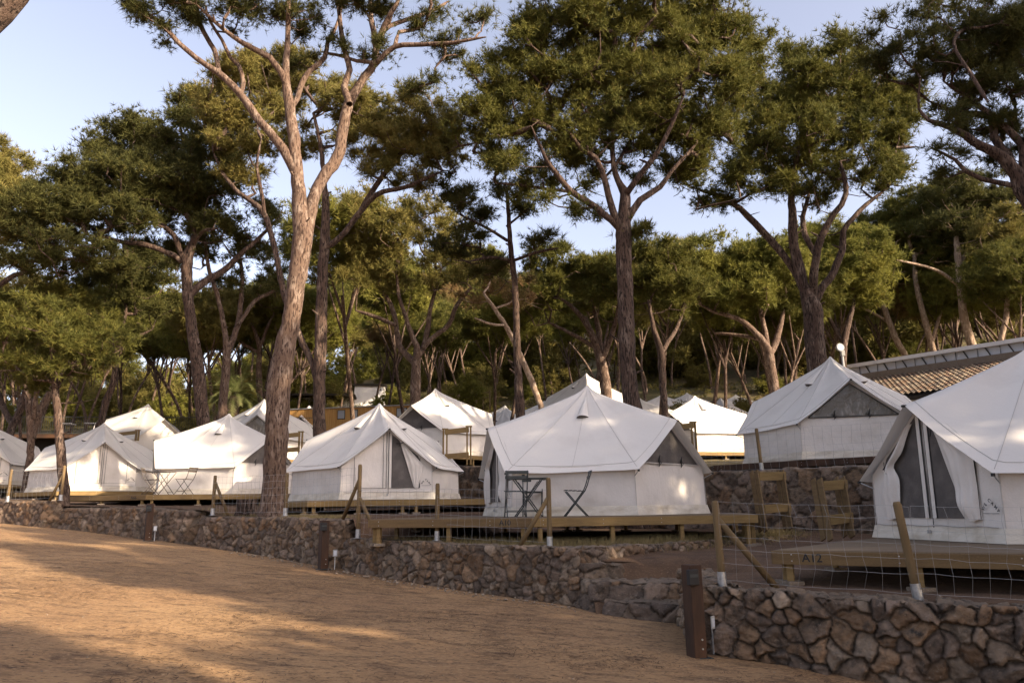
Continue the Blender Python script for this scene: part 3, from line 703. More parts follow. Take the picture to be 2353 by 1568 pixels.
make_deck('timber deck under the half open tent behind the wire fence', [(-6.95, 20.75), (-5.3, 19.5), (-2.7, 19.25), (-.45, 20.25), (-.2, 22.4), (-2.0, 24.9), (-6.0, 25.2), (-7.2, 23.2)], .28, .1)
make_deck('timber deck marked A66 carrying the left bistro table', [(-14.3, 23.7), (-11.05, 22.75), (-7.0, 23.9), (-6.9, 27.9), (-10, 29.6), (-13.4, 28.4)], .57, .2, ('A66', 0, 2.95), shade_faces=(0,))
make_deck('brown timber deck edge sitting on top of the rubble retaining wall', [(5.35, 20.0), (8.15, 17.05), (11.6, 18.4), (11.4, 22), (8.2, 23.2), (5.5, 22.4)], 1.065, -.8, fmat='bollard')
hexd = {'A7': 'timber deck under the zipped tent behind the A66 deck', 'A5': 'timber deck under the tent cut off by the left edge', 'B5': 'timber deck under the dark gabled tent behind', 'B7': 'timber deck under the bright sunlit tent', 'B2': 'timber deck under the clear window tent left of the big pine', 'B1': 'timber deck under the shadow striped tent'}
for k, lb in hexd.items():
    t = TENTS[k]; a0 = t.rotation_euler[2]
    make_deck(lb, [(t.location[0] + 2.85 * math.cos(a0 + R(-30 + 60 * i)), t.location[1] + 2.85 * math.sin(a0 + R(-30 + 60 * i))) for i in range(6)], t.location[2] - .01, .3)

# ------------------------------------------------------------------ trees
def catmull(P, step):
    P = np.asarray(P, float); out = []
    Q = np.vstack([2 * P[0] - P[1], P, 2 * P[-1] - P[-2]])
    for i in range(1, len(Q) - 2):
        p0, p1, p2, p3 = Q[i - 1:i + 3]; n = max(1, int(np.linalg.norm(p2[:3] - p1[:3]) / step))
        for k in range(n):
            t = k / n; out.append(.5 * ((2 * p1) + (-p0 + p2) * t + (2 * p0 - 5 * p1 + 4 * p2 - p3) * t * t + (-p0 + 3 * p1 - 3 * p2 + p3) * t ** 3))
    out.append(P[-1]); return np.array(out)
class Arr:
    def __init__(s): s.V = []; s.F = []; s.n = 0
    def tube(s, P, r, n=6, wob=0, seed=0):
        v, f = tube_arr(P, r, n, False, wob, seed); k = len(P)
        fq = np.array(f) + s.n; s.V.append(v); s.F.append(fq); s.n += len(v)
        # close the tip with a point-sized ring
    def build(s, name, mt, parent):
        return np_mesh(name, np.vstack(s.V), np.vstack(s.F), mt, parent, smooth=True)
def skeleton(limbs, clusters, g, twig=.011, zmin=-99, nsides=5, reach=.42, bend=.25):
    """limbs: arrays (k,4) x,y,z,r. clusters: (n,3). returns list of (P, r) for the grown branches"""
    pos = []; par = []; rad = []; tr = []
    for Lm in limbs:
        for i, p in enumerate(Lm):
            pos.append(p[:3]); par.append(-1); rad.append(p[3]); tr.append(True)
    nl = len(pos); base = np.array(pos)
    ok = [p[2] > zmin for p in pos]
    N0 = len(clusters); cap = nl + N0 * 14
    PA = np.full((cap, 3), 1e6); PA[:nl] = base; OK = np.zeros(cap, bool); OK[:nl] = ok; RD = np.zeros(cap); RD[:nl] = rad
    PAR = np.full(cap, -1); CNT = np.zeros(cap); n = nl
    d0 = np.array([np.min(np.linalg.norm(base[ok] - c, axis=1)) for c in clusters]); order = np.argsort(d0)
    chains = []
    for ci in order:
        c = clusters[ci]; df = PA[:n] - c; d = np.linalg.norm(df, axis=1) + np.maximum(0, df[:, 2]) * 1.5 + np.where(RD[:n] > .09, .25, 0); d[~OK[:n]] = 1e9
        j = int(np.argmin(d)); a = PA[j]; L = np.linalg.norm(c - a); k = int(min(12, max(2, L / reach)))
        out = c - a; mid = a + out * .5 + np.array([out[0] * .12, out[1] * .12, -abs(L) * bend * .35]) + g.normal(size=3) * L * .06
        ch = [j]; prev = j
        for q in range(1, k + 1):
            t = q / k; p = a * (1 - t) ** 2 + mid * 2 * t * (1 - t) + c * t * t + (g.normal(size=3) * .03 if q < k else 0)
            PA[n] = p; PAR[n] = prev; OK[n] = True; prev = n; ch.append(n); n += 1
        chains.append(ch)
        q = prev
        while q >= 0 and q >= nl: CNT[q] += 1; q = PAR[q]
    res = []
    for ch in chains:
        P = PA[ch]; r = twig * np.sqrt(np.maximum(CNT[ch], 1)) + .003
        r[0] = min(r[1] * 1.1, RD[ch[0]] * .85) if ch[0] < nl else r[1]
        r[-1] *= .45; res.append((P, r))
    return res
def needles(centers, rc, ntuft, blades, L, wd, g, flat=.6, up=.45, solid=False):
    n = len(centers); rc = np.broadcast_to(rc, (n,))
    d = g.normal(size=(n, ntuft, 3)); d /= np.linalg.norm(d, axis=2)[..., None]
    rr_ = g.random((n, ntuft)) ** .45 if solid else np.minimum(abs(g.normal(size=(n, ntuft))) * .60, 1.12)
    off = d * rr_[..., None] * rc[:, None, None] * np.array([1, 1, flat]); off[..., 2] += .15 * rc[:, None]
    p = (centers[:, None] + off).reshape(-1, 3); od = d.reshape(-1, 3)
    T = len(p)
    dr = g.normal(size=(T, blades, 3)) * .75 + od[:, None] * .75 + np.array([0, 0, up]); dr /= np.linalg.norm(dr, axis=2)[..., None]
    sd = np.cross(dr, g.normal(size=(T, blades, 3))); sd /= np.linalg.norm(sd, axis=2)[..., None] + 1e-9
    Lb = L * (.6 + .6 * g.random((T, blades, 1))) * (np.repeat(.7 + .6 * g.random(n), ntuft))[:, None, None]
    b0 = p[:, None] + sd * wd / 2; b1 = p[:, None] - sd * wd / 2; tip = p[:, None] + dr * Lb
    V = np.stack([b0, b1, tip], 2).reshape(-1, 3)
    return V, np.arange(len(V)).reshape(-1, 3)
def blob_clusters(blobs, g, dens, rc):
    out = []
    for b in blobs:
        px, py, Yd, rx, ry = b[:5]; dn = b[5] if len(b) > 5 else 1.0; s = mpp(Yd)
        c = at(px, py, Yd); a, h = rx * s * 1.08, ry * s * 1.1; dp = max(min(a, 2.4), .8)
        n = max(3, int(dens * 2.55 * dn * a * h * math.pi * .8))
        d = g.normal(size=(n, 3)); d /= np.linalg.norm(d, axis=1)[:, None]; r = g.random((n, 1)) ** .38
        out.append(c + d * r * np.array([max(a - rc * .35, .2), dp, max(h - rc * .25, .2)]))
    return np.vstack(out)
def px_tree(name, label, cat, Yd, limbs, blobs, leaf='needle', bark='bark', seed=0, dens=2.2, rc=.5, ntuft=95, blades=8, L=.17, wd=.016, dy=1.6, base=None, group=None, trunk_sides=16, zmin=None, twig=.010, flat=.6):
    g = np.random.default_rng(seed + 100); L3 = []
    for i, lm in enumerate(limbs):
        top = 0 if i == 0 else (g.random() * 2 - 1) * dy
        rows = []
        for k, q in enumerate(lm):
            px, py, wv = q[:3]; t = k / max(1, len(lm) - 1)
            yy = Yd + (q[3] if len(q) > 3 else (top * t if i else 0))
            p = at(px, py, yy); rows.append([*p, max(wv * mpp(yy) / 2, .012)])
        if i == 0:
            gz_ = ground(rows[0][0], rows[0][1]) - .08
            if gz_ < rows[0][2] - .05: rows.insert(0, [rows[0][0], rows[0][1], gz_, rows[0][3] * 1.05])
        L3.append(catmull(rows, .18 if i == 0 else .25))
    if base is not None:
        b = L3[0]; z0 = base; b[:, 2] = np.where(np.arange(len(b)) == 0, min(z0, b[0, 2]), b[:, 2])
    r0_ = L3[0][0]; root = empty(name, (r0_[0], r0_[1], r0_[2]), 0, label, cat, group); o3 = r0_[:3].copy()
    # root flare
    fl = L3[0]; hgt = np.r_[0, np.cumsum(np.linalg.norm(np.diff(fl[:, :3], axis=0), axis=1))]; fl[:, 3] *= 1 + .28 * np.exp(-hgt / .22)
    for Lm in L3: Lm[:, :3] += (g.normal(size=(len(Lm), 3)) * .008) * np.clip(Lm[:, 3:4] / .1, .3, 1)
    arr = Arr()
    for i, Lm in enumerate(L3):
        big = Lm[:, 3].max(); ns = trunk_sides if i == 0 else (12 if big > .07 else 8)
        r = Lm[:, 3].copy(); qq = np.arange(len(r)); r *= 1 + .10 * vn(qq * .22 + i * 9, qq * 0 + seed, 5) + .05 * vn(qq * .6, qq * 0 + seed + i, 6)
        if big > .09 and Yd < 29:
            for _ in range(7 if i == 0 else 3):
                k = int(len(r) * (.3 + .65 * g.random())); az = g.random() * 6.28; p0 = Lm[k, :3] - o3; dv = np.array([math.cos(az), math.sin(az), .35 + .5 * g.random()]); ls = r[k] + .05 + .22 * g.random() ** 2
                arr.tube(np.array([p0, p0 + dv * ls * .6, p0 + dv * ls]), np.array([.035, .026, .018]) * (.7 + .8 * g.random()), 6)
        if i: r[-1] *= .5
        arr.tube(Lm[:, :3] - o3, r, ns, .035 if big > .06 else .02, seed + i)
    cl = blob_clusters(blobs, g, dens, rc)
    zm = zmin if zmin is not None else cl[:, 2].min() - 2.5
    ex = cl[g.random(len(cl)) < .45] - np.array([0, 0, 1]) * (.25 + .9 * g.random()) * rc * .8
    ex = ex + g.normal(size=ex.shape) * rc * .7
    for P, r in skeleton(L3, np.vstack([cl, ex]), g, zmin=zm, twig=twig * 1.25): arr.tube(P - o3, r, 5 if r.max() > .02 else 4)
    trunk_o = arr.build('trunk', M[bark], root)
    V, Fq = needles(cl - o3, rc * (.8 + .5 * g.random(len(cl))), ntuft, blades + 3, L * 1.2, wd * 1.15, g, flat)
    np_mesh('crown', V, Fq, M[leaf], root)
    return root
gb = ground
px_tree('pine_tree', 'tallest pine, its thick sunlit trunk forking high above the half open tent', 'pine tree', 17.95, [
 [(627, 1180, 56), (630, 1100, 50), (634, 1000, 52), (640, 900, 54), (656, 796, 46), (670, 729, 42), (678, 663, 42), (688, 600, 42), (696, 540, 46), (690, 500, 38), (683, 400, 31), (673, 300, 29), (663, 233, 24), (656, 167, 19), (660, 100, 14), (663, 0, 11), (668, -120, 8)],
 [(700, 575, 30), (712, 500, 30), (718, 463, 30), (727, 433, 28), (752, 393, 29), (776, 360, 29), (793, 267, 26), (805, 233, 26), (827, 193, 21), (860, 143, 20), (862, 93, 16), (853, 50, 13), (851, 0, 11), (856, -90, 7)],
 [(688, 410, 26), (669, 376, 26), (649, 340, 23), (616, 300, 21), (583, 260, 20), (553, 216, 18), (500, 167, 16), (473, 150, 14), (426, 113, 13), (396, 83, 12), (366, 50, 11), (316, 17, 9), (270, -30, 6)],
 [(503, 168, 13), (495, 120, 12), (483, 100, 12), (460, 57, 12), (452, 20, 10), (445, -30, 7)],
 [(553, 218, 12), (560, 193, 12), (550, 153, 10), (530, 133, 9), (510, 93, 8), (483, 50, 7), (470, 10, 5)],
 [(660, 200, 17), (646, 167, 16), (620, 133, 15), (573, 107, 13), (533, 83, 11), (493, 50, 9), (450, 10, 6)],
 [(668, 250, 14), (683, 226, 14), (703, 173, 14), (746, 133, 12), (753, 93, 10), (770, 67, 8), (790, 0, 6)],
 [(803, 240, 17), (790, 200, 17), (803, 160, 15), (790, 110, 14), (783, 67, 12), (776, 0, 10), (770, -80, 6)],
 [(866, 110, 15), (883, 60, 14), (900, 30, 12), (913, 7, 10), (930, -60, 6)],
 [(880, 75, 12), (893, 60, 12), (943, 43, 11), (997, 23, 9), (1030, 3, 6)],
 [(862, 150, 14), (872, 138, 13), (907, 107, 13), (970, 102, 11), (1040, 98, 9), (1117, 85, 6)],
 [(860, 145, 10), (820, 140, 9), (780, 128, 8), (740, 120, 6)]],
 [(300, 20, 17.4, 90, 70, .8), (350, 90, 17.8, 60, 40, .7), (430, -60, 17, 160, 80), (560, 10, 17.6, 90, 45, .8), (660, -130, 17, 200, 110), (700, 50, 18.4, 90, 60, .9), (930, -60, 17, 170, 90), (990, 40, 17.6, 80, 40, .6), (1060, 90, 17.4, 75, 35, .5), (900, 150, 18.6, 90, 40, .5), (980, 180, 17.6, 70, 26, .5), (760, 120, 18.6, 60, 40, .6), (480, 30, 18, 70, 40, .8), (600, 60, 18.4, 90, 50, .8), (720, -20, 17.6, 90, 60), (830, 20, 18, 70, 60, .7), (1080, 20, 17.6, 90, 40, .5), (1030, 140, 18, 90, 30, .5), (400, 20, 17.5, 60, 40, .7), (640, 150, 19, 60, 40, .6)],
 'needle_dark', 'bark_red', 1, dens=1.9, rc=.42, ntuft=70, L=.15, wd=.014)
px_tree('pine_tree', 'tall pine with a dark straight trunk right behind the tallest forked pine', 'pine tree', 24, [
 [(733, 1010, 28), (733, 963, 27), (736, 796, 27), (741, 630, 25), (746, 546, 24), (748, 480, 18), (744, 400, 13), (735, 330, 10), (720, 260, 7)],
 [(745, 570, 15), (783, 545, 14), (810, 510, 14), (847, 463, 13), (880, 440, 12), (930, 430, 10), (1017, 393, 7)],
 [(820, 500, 12), (845, 455, 12), (883, 400, 12), (923, 350, 9), (930, 300, 6)],
 [(729, 885, 15), (719, 839, 14), (690, 773, 14), (668, 720, 14), (650, 670, 13), (633, 580, 13), (609, 496, 13), (579, 463, 12), (549, 443, 10), (513, 400, 8), (490, 350, 5)],
 [(609, 500, 9), (600, 440, 9), (590, 380, 7), (600, 320, 5)]],
 [(850, 240, 24, 110, 60), (960, 300, 24, 110, 80), (860, 330, 24.5, 90, 60, .8), (1000, 360, 24, 80, 50), (980, 420, 24, 60, 25, .5), (560, 190, 24.5, 90, 70), (610, 300, 25, 80, 80, .9), (520, 280, 25, 70, 80), (700, 190, 25.5, 110, 70, .9), (690, 320, 25.5, 70, 60, .5), (560, 400, 25, 70, 50, .5), (900, 380, 24, 90, 50, .7), (1020, 310, 24, 60, 60, .8), (800, 270, 25, 80, 70, .8), (640, 210, 26, 90, 80), (480, 240, 26, 50, 50)],
 'needle_olive', 'bark', 2, dens=2.0, rc=.5, ntuft=75, L=.19, wd=.02)
px_tree('pine_tree', 'broad dark pine at left whose trunk forks above the second row of tents', 'pine tree', 27, [
 [(468, 985, 29), (466, 963, 28), (456, 863, 27), (440, 746, 24), (430, 663, 23), (430, 596, 26), (441, 563, 18), (450, 530, 15), (428, 493, 12), (414, 463, 10), (416, 420, 9), (400, 370, 6)],
 [(430, 610, 14), (413, 573, 13), (400, 540, 12), (370, 515, 10), (345, 490, 8), (320, 450, 5)],
 [(418, 600, 13), (400, 586, 12), (333, 562, 12), (283, 556, 10), (253, 548, 8), (200, 540, 5)],
 [(443, 565, 9), (466, 532, 9), (500, 525, 6)],
 [(436, 678, 17), (466, 650, 17), (516, 620, 15), (550, 586, 13), (606, 536, 8), (640, 500, 5)]],
 [(300, 320, 27.5, 80, 60), (390, 330, 28, 100, 80), (440, 250, 28, 70, 60), (250, 420, 27, 100, 70), (140, 440, 27, 90, 60), (110, 520, 27, 110, 60), (340, 430, 27, 120, 80), (300, 520, 26.5, 110, 45, .8), (470, 400, 27, 90, 90, .8), (210, 580, 25.5, 130, 35, .9), (480, 500, 27, 70, 50, .5), (590, 480, 27.5, 60, 60, .5), (520, 330, 28, 80, 80), (200, 480, 27, 120, 60), (420, 470, 27.5, 90, 60), (90, 600, 26, 90, 40, .7), (230, 350, 28, 50, 50)],
 'needle_dark', 'bark', 3, dens=2.2, rc=.55, ntuft=75, L=.20, wd=.022)
px_tree('pine_tree', 'slender multi stemmed pine between the broad dark pine and the tallest pine', 'pine tree', 28, [
 [(509, 975, 19), (510, 950, 18), (516, 880, 19), (521, 813, 17), (514, 746, 11), (500, 680, 10), (483, 630, 9), (473, 573, 7), (470, 520, 5)],
 [(521, 818, 13), (546, 746, 13), (553, 696, 11), (556, 630, 9), (546, 563, 7), (540, 520, 5)],
 [(548, 745, 9), (563, 723, 9), (586, 690, 9), (626, 670, 8), (650, 655, 5)]],
 [(520, 560, 28, 90, 50, .8), (600, 600, 29, 70, 60, .7), (450, 580, 28, 70, 50, .7), (590, 660, 28.5, 70, 30, .5), (500, 640, 28.5, 60, 30, .4)],
 'needle_dark', 'bark_red', 4, dens=2.0, rc=.5, ntuft=60, L=.2, wd=.02)
px_tree('pine_tree', 'slim leaning pine trunk rising in front of the zipped tent at left', 'pine tree', 22.4, [
 [(148, 1125, 21), (147, 1110, 20), (141, 1050, 19), (136, 1000, 18), (132, 940, 17), (126, 880, 14), (121, 830, 11), (118, 780, 8)],
 [(128, 890, 9), (160, 850, 8), (200, 820, 6), (230, 790, 4)], [(126, 880, 9), (90, 850, 8), (50, 830, 5)]],
 [(180, 780, 22, 110, 60), (90, 740, 22.5, 110, 60), (130, 850, 22, 90, 32, .7), (50, 820, 23, 70, 45), (230, 830, 22, 60, 40, .7), (40, 880, 23, 50, 25, .5)],
 'needle', 'bark', 5, dens=2.2, rc=.45, ntuft=70, L=.17, wd=.018)
px_tree('pine_tree', 'three stemmed pine between the two leftmost tents', 'pine tree', 31.5, [
 [(66, 1075, 17), (69, 1045, 15), (71, 1005, 15), (65, 909, 14), (58, 882, 12), (50, 830, 10), (40, 780, 7)],
 [(74, 1010, 14), (79, 985, 14), (95, 936, 14), (123, 890, 14), (150, 850, 10), (180, 800, 6)],
 [(79, 960, 10), (82, 909, 10), (93, 876, 9), (100, 840, 6)]],
 [(40, 740, 31, 80, 50), (190, 720, 31.5, 100, 60), (110, 690, 28, 110, 50), (260, 760, 28, 60, 60, .7)],
 'needle', 'bark_red', 6, dens=2.0, rc=.5, ntuft=65, L=.2, wd=.022)
px_tree('pine_tree', 'pine with a slanting trunk between the left tents and the dark raised terrace', 'pine tree', 34, [
 [(222, 1000, 16), (234, 964, 15), (243, 923, 15), (259, 882, 14), (272, 796, 12), (283, 756, 10), (290, 700, 7)],
 [(270, 800, 8), (316, 773, 8), (350, 756, 5)]],
 [(300, 640, 34, 110, 50), (220, 680, 34, 80, 60), (350, 700, 34, 60, 40, .6), (330, 600, 35, 90, 40)],
 'needle_dark', 'bark', 7, dens=2.0, rc=.55, ntuft=60, L=.24, wd=.028)
px_tree('pine_tree', 'pine with a thick slanting trunk at the far left edge', 'pine tree', 36, [
 [(22, 1010, 16), (27, 983, 16), (49, 936, 16), (63, 882, 13), (78, 830, 10), (90, 780, 6)], [(30, 975, 12), (5, 930, 12), (-10, 870, 8)]],
 [(60, 690, 37, 120, 50), (0, 760, 36, 70, 60), (150, 760, 37, 80, 50, .8)],
 'needle_olive', 'bark', 8, dens=2.0, rc=.55, ntuft=60, L=.24, wd=.028)
px_tree('pine_tree', 'pine crown entering from the left edge with a low curving bough', 'pine tree', 28, [
 [(-190, 1120, 30), (-170, 950, 28), (-140, 760, 24), (-100, 620, 18), (-60, 500, 12), (-20, 420, 8)],
 [(-120, 700, 14), (-60, 690, 13), (0, 656, 12), (33, 632, 11), (100, 615, 7)], [(-110, 640, 12), (-40, 570, 10), (20, 500, 7)]],
 [(20, 400, 28.5, 60, 70), (-10, 470, 28, 100, 90), (60, 480, 29, 60, 70), (-120, 420, 28, 130, 110), (30, 570, 28, 90, 50), (0, 350, 28.5, 25, 30, .7)],
 'needle_olive', 'bark', 9, dens=2.1, rc=.5, ntuft=70, L=.2, wd=.022)
px_tree('pine_tree', 'pine with pale curving boughs fanning out above the dark gabled tent', 'pine tree', 32, [
 [(953, 950, 23), (953, 929, 23), (955, 879, 23), (957, 829, 20), (960, 803, 14), (943, 763, 11), (927, 713, 9), (917, 680, 8), (910, 620, 5)],
 [(956, 835, 14), (943, 823, 14), (917, 793, 13), (910, 746, 12), (900, 706, 11), (873, 650, 9), (867, 600, 6)],
 [(910, 748, 9), (860, 726, 9), (817, 713, 6)],
 [(962, 818, 13), (970, 806, 13), (983, 756, 12), (987, 716, 10), (1000, 663, 8), (1000, 600, 5)],
 [(972, 800, 12), (990, 779, 12), (1030, 746, 11), (1050, 700, 10), (1083, 660, 7)]],
 [(880, 550, 32, 90, 60), (960, 510, 32, 90, 50), (1040, 590, 32, 80, 60, .8), (900, 640, 32.5, 90, 35, .6), (830, 480, 32.5, 60, 45), (1000, 650, 32, 70, 30, .5), (820, 620, 32, 50, 50, .6)],
 'needle_olive', 'bark_red', 10, dens=1.9, rc=.55, ntuft=55, L=.23, wd=.025)
px_tree('pine_tree', 'thin upright pine with sparse dark boughs above the small far tents', 'pine tree', 25, [
 [(1196, 975, 22), (1195, 956, 22), (1190, 863, 18), (1186, 730, 15), (1180, 630, 14), (1176, 596, 14), (1170, 530, 11), (1166, 463, 9), (1160, 420, 6)],
 [(1175, 598, 8), (1126, 591, 8), (1080, 600, 5)], [(1180, 598, 8), (1233, 580, 8), (1283, 570, 5)], [(1166, 553, 8), (1117, 523, 7), (1050, 490, 5)], [(1164, 520, 6), (1200, 490, 5), (1230, 460, 4)]],
 [(1050, 440, 25, 55, 50, .9), (1100, 490, 25, 90, 40, .9), (1060, 560, 25, 80, 45), (1120, 620, 25.5, 80, 32), (1230, 560, 25, 70, 25, .7), (1200, 470, 25, 55, 40, .7), (1170, 420, 25, 60, 30, .7)],
 'needle_dark', 'bark', 11, dens=2.1, rc=.45, ntuft=55, L=.19, wd=.019)
px_tree('pine_tree', 'pale bare pine trunk leaning left across the thin upright pine', 'pine tree', 30, [
 [(1246, 955, 13), (1243, 936, 13), (1216, 863, 13), (1183, 789, 12), (1160, 746, 11), (1136, 709, 9), (1110, 673, 6)], [(1160, 746, 6), (1130, 745, 6), (1090, 730, 4)]],
 [(1150, 640, 31, 90, 40, .8), (1200, 680, 31, 60, 40, .6), (1090, 690, 31, 50, 30, .5)],
 'needle_brown', 'bark_pale', 12, dens=1.8, rc=.5, ntuft=50, L=.22, wd=.022)
px_tree('pine_tree', 'great pine with a thick dark trunk and the largest crown, centre right', 'pine tree', 20.5, [
 [(1455, 945, 40), (1451, 929, 37), (1444, 863, 36), (1439, 763, 37), (1436, 663, 36), (1433, 596, 37), (1433, 540, 38), (1434, 490, 30), (1436, 443, 24), (1424, 426, 16), (1410, 383, 13), (1406, 316, 11), (1420, 260, 8), (1430, 180, 5)],
 [(1436, 450, 16), (1448, 434, 15), (1476, 393, 14), (1506, 356, 13), (1540, 293, 10), (1570, 220, 7)],
 [(1430, 540, 18), (1413, 500, 18), (1398, 450, 16), (1383, 393, 14), (1368, 362, 12), (1333, 340, 10), (1300, 290, 6)],
 [(1426, 530, 17), (1405, 508, 17), (1350, 463, 16), (1313, 440, 14), (1266, 383, 11), (1243, 340, 8), (1220, 290, 5)],
 [(1314, 441, 8), (1250, 433, 8), (1190, 425, 7), (1137, 420, 5)],
 [(1437, 515, 17), (1450, 490, 17), (1470, 460, 16), (1516, 430, 13), (1543, 393, 10), (1600, 330, 7)],
 [(1410, 385, 9), (1450, 320, 8), (1480, 250, 6)]],
 [(1150, 290, 20.5, 85, 90), (1240, 140, 20.5, 110, 110), (1290, 260, 20.5, 120, 100), (1450, 130, 20.5, 170, 130), (1450, 20, 20.5, 220, 100), (1590, 230, 20.5, 130, 110), (1660, 130, 21, 100, 100), (1700, 210, 21, 70, 70), (1210, 30, 20, 80, 50), (1440, 290, 20.5, 160, 80), (1120, 370, 20.5, 50, 30, .6), (1240, 420, 20.5, 130, 40, .6), (1330, 480, 20.5, 110, 35, .5), (1560, 370, 21, 90, 45), (1480, 540, 20.5, 60, 25, .3), (1560, -30, 20, 130, 45), (1090, 200, 20, 50, 50, .6), (1110, 270, 20.5, 60, 70), (1330, 60, 20.5, 120, 90), (1180, 180, 20.5, 80, 80), (1380, 220, 21, 120, 110), (1540, 120, 21, 120, 110), (1640, 60, 20.5, 110, 80), (1720, 140, 21, 50, 60, .8), (1330, 340, 20.5, 110, 60, .8), (1500, 230, 20, 120, 90), (1620, 300, 21, 90, 70), (1190, 390, 20.8, 80, 40, .6), (1340, 400, 21.5, 110, 45, .5), (1620, 400, 21.5, 80, 40, .6), (1480, 400, 22, 80, 40, .35), (1740, 60, 21, 50, 50, .7), (1080, 330, 21, 50, 50, .6)],
 'needle', 'bark', 13, dens=2.1, rc=.5, ntuft=80, L=.17, wd=.0175)
px_tree('pine_tree', 'stout pine splitting low into many dark boughs behind the clear window tent', 'pine tree', 23.5, [
 [(1880, 870, 44), (1876, 836, 43), (1870, 763, 44), (1866, 706, 44), (1847, 663, 26), (1834, 613, 25), (1822, 556, 22), (1820, 496, 19), (1818, 440, 15), (1830, 370, 10), (1840, 300, 6)],
 [(1864, 690, 18), (1835, 640, 18), (1807, 596, 17), (1774, 556, 17), (1734, 513, 16), (1700, 480, 13), (1650, 450, 10), (1600, 435, 6)],
 [(1868, 685, 22), (1868, 650, 20), (1874, 596, 18), (1887, 546, 17), (1917, 490, 15), (1944, 446, 12), (1930, 370, 8)],
 [(1874, 690, 20), (1890, 660, 19), (1910, 636, 18), (1934, 573, 16), (1937, 530, 14), (1960, 500, 12), (1990, 470, 10), (2040, 430, 6)],
 [(1872, 585, 13), (1850, 540, 13), (1844, 500, 11), (1860, 440, 8)]],
 [(1800, 210, 23.5, 110, 80), (1900, 220, 23.5, 120, 90), (2000, 250, 23.5, 100, 90), (2060, 330, 23.5, 65, 80), (1860, 340, 23.5, 160, 85), (1740, 330, 23.5, 90, 80), (1700, 420, 23.5, 85, 45, .8), (1640, 450, 23.5, 80, 35, .5), (1960, 410, 23.5, 120, 45, .8), (2040, 420, 23.5, 60, 40, .8), (1800, 140, 24, 60, 40), (1590, 420, 23, 60, 30, .4), (1760, 440, 23.5, 90, 35, .5), (1880, 440, 24, 100, 35, .45), (1990, 180, 23.5, 70, 60, .8), (1920, 130, 23.5, 80, 50, .9), (2090, 260, 23.5, 50, 70, .8)],
 'needle', 'bark', 14, dens=2.2, rc=.55, ntuft=80, L=.18, wd=.02)
px_tree('pine_tree', 'dark pine boughs reaching in from the right edge above the clear window tent', 'pine tree', 15.5, [
 [(2640, 1270, 60), (2600, 1100, 56), (2520, 850, 52), (2450, 650, 50), (2390, 500, 48), (2352, 433, 44), (2334, 400, 32), (2301, 360, 26), (2251, 333, 20), (2184, 293, 15), (2134, 277, 10), (2110, 250, 6)],
 [(2330, 395, 20), (2317, 360, 20), (2284, 317, 18), (2274, 267, 17), (2200, 260, 12), (2134, 233, 7)],
 [(2352, 420, 20), (2347, 333, 20), (2317, 300, 17), (2284, 270, 14), (2234, 233, 11), (2167, 187, 6)],
 [(2352, 432, 14), (2300, 420, 13), (2257, 413, 12), (2217, 393, 10), (2194, 367, 8), (2134, 337, 5)],
 [(2400, 520, 22), (2380, 400, 22), (2390, 280, 18), (2350, 150, 13), (2300, 60, 8)],
 [(2250, 20, 9), (2220, 60, 9), (2190, 100, 8), (2230, 170, 8), (2270, 235, 10)]],
 [(2090, 130, 15.5, 90, 60, .9), (2200, 80, 15.5, 130, 80), (2320, 60, 15.5, 100, 100), (2250, 190, 15.5, 120, 60), (2330, 230, 15.5, 90, 80), (2180, 300, 15.5, 90, 35, .5), (2290, 330, 15.5, 80, 50, .4), (2020, 150, 15.8, 60, 30, .6), (2150, 20, 15.5, 80, 50), (2450, 150, 16, 120, 150, .7), (2180, 370, 15.5, 60, 25, .3), (2260, 130, 15.8, 120, 70), (2130, 180, 15.8, 80, 50, .7), (2350, 140, 15.5, 80, 90), (2060, 90, 15.8, 60, 40, .6), (1990, 90, 16, 60, 35, .5), (2250, 280, 16, 110, 60, .5), (2340, 320, 16, 70, 60, .5)],
 'needle_dark', 'bark', 15, dens=2.6, rc=.38, ntuft=75, L=.14, wd=.0125)
px_tree('pine_tree', 'thick trunk crossing the top left corner of the photo', 'pine tree', 6.8, [
 [(-620, 1420, 120), (-560, 1000, 112), (-420, 600, 104), (-240, 260, 96), (-110, 110, 90), (-10, 20, 84), (60, -60, 74), (130, -180, 60), (180, -330, 46)],
 [(60, -70, 30), (0, -180, 26), (-60, -330, 20)]],
 [(100, -520, 6.8, 260, 110), (-150, -480, 7, 220, 120), (280, -600, 6.5, 160, 90)],
 'needle', 'bark', 16, dens=5, rc=.3, ntuft=40, L=.12, wd=.014)
px_tree('pine_tree', 'dark pine with fanned stems left of the great pine trunk', 'pine tree', 34, [
 [(1392, 925, 26), (1392, 900, 25), (1385, 850, 24), (1372, 800, 20), (1350, 750, 14), (1320, 710, 10), (1280, 680, 6)],
 [(1378, 810, 14), (1375, 760, 13), (1365, 710, 9), (1360, 660, 6)], [(1382, 830, 14), (1405, 770, 12), (1420, 710, 9), (1420, 660, 6)], [(1370, 800, 10), (1320, 770, 9), (1260, 740, 6)]],
 [(1300, 620, 34, 100, 55), (1390, 640, 34, 80, 60), (1250, 680, 34, 70, 45), (1340, 700, 34.5, 100, 30, .6)],
 'needle', 'bark_red', 17, dens=2.1, rc=.55, ntuft=65, L=.24, wd=.028)
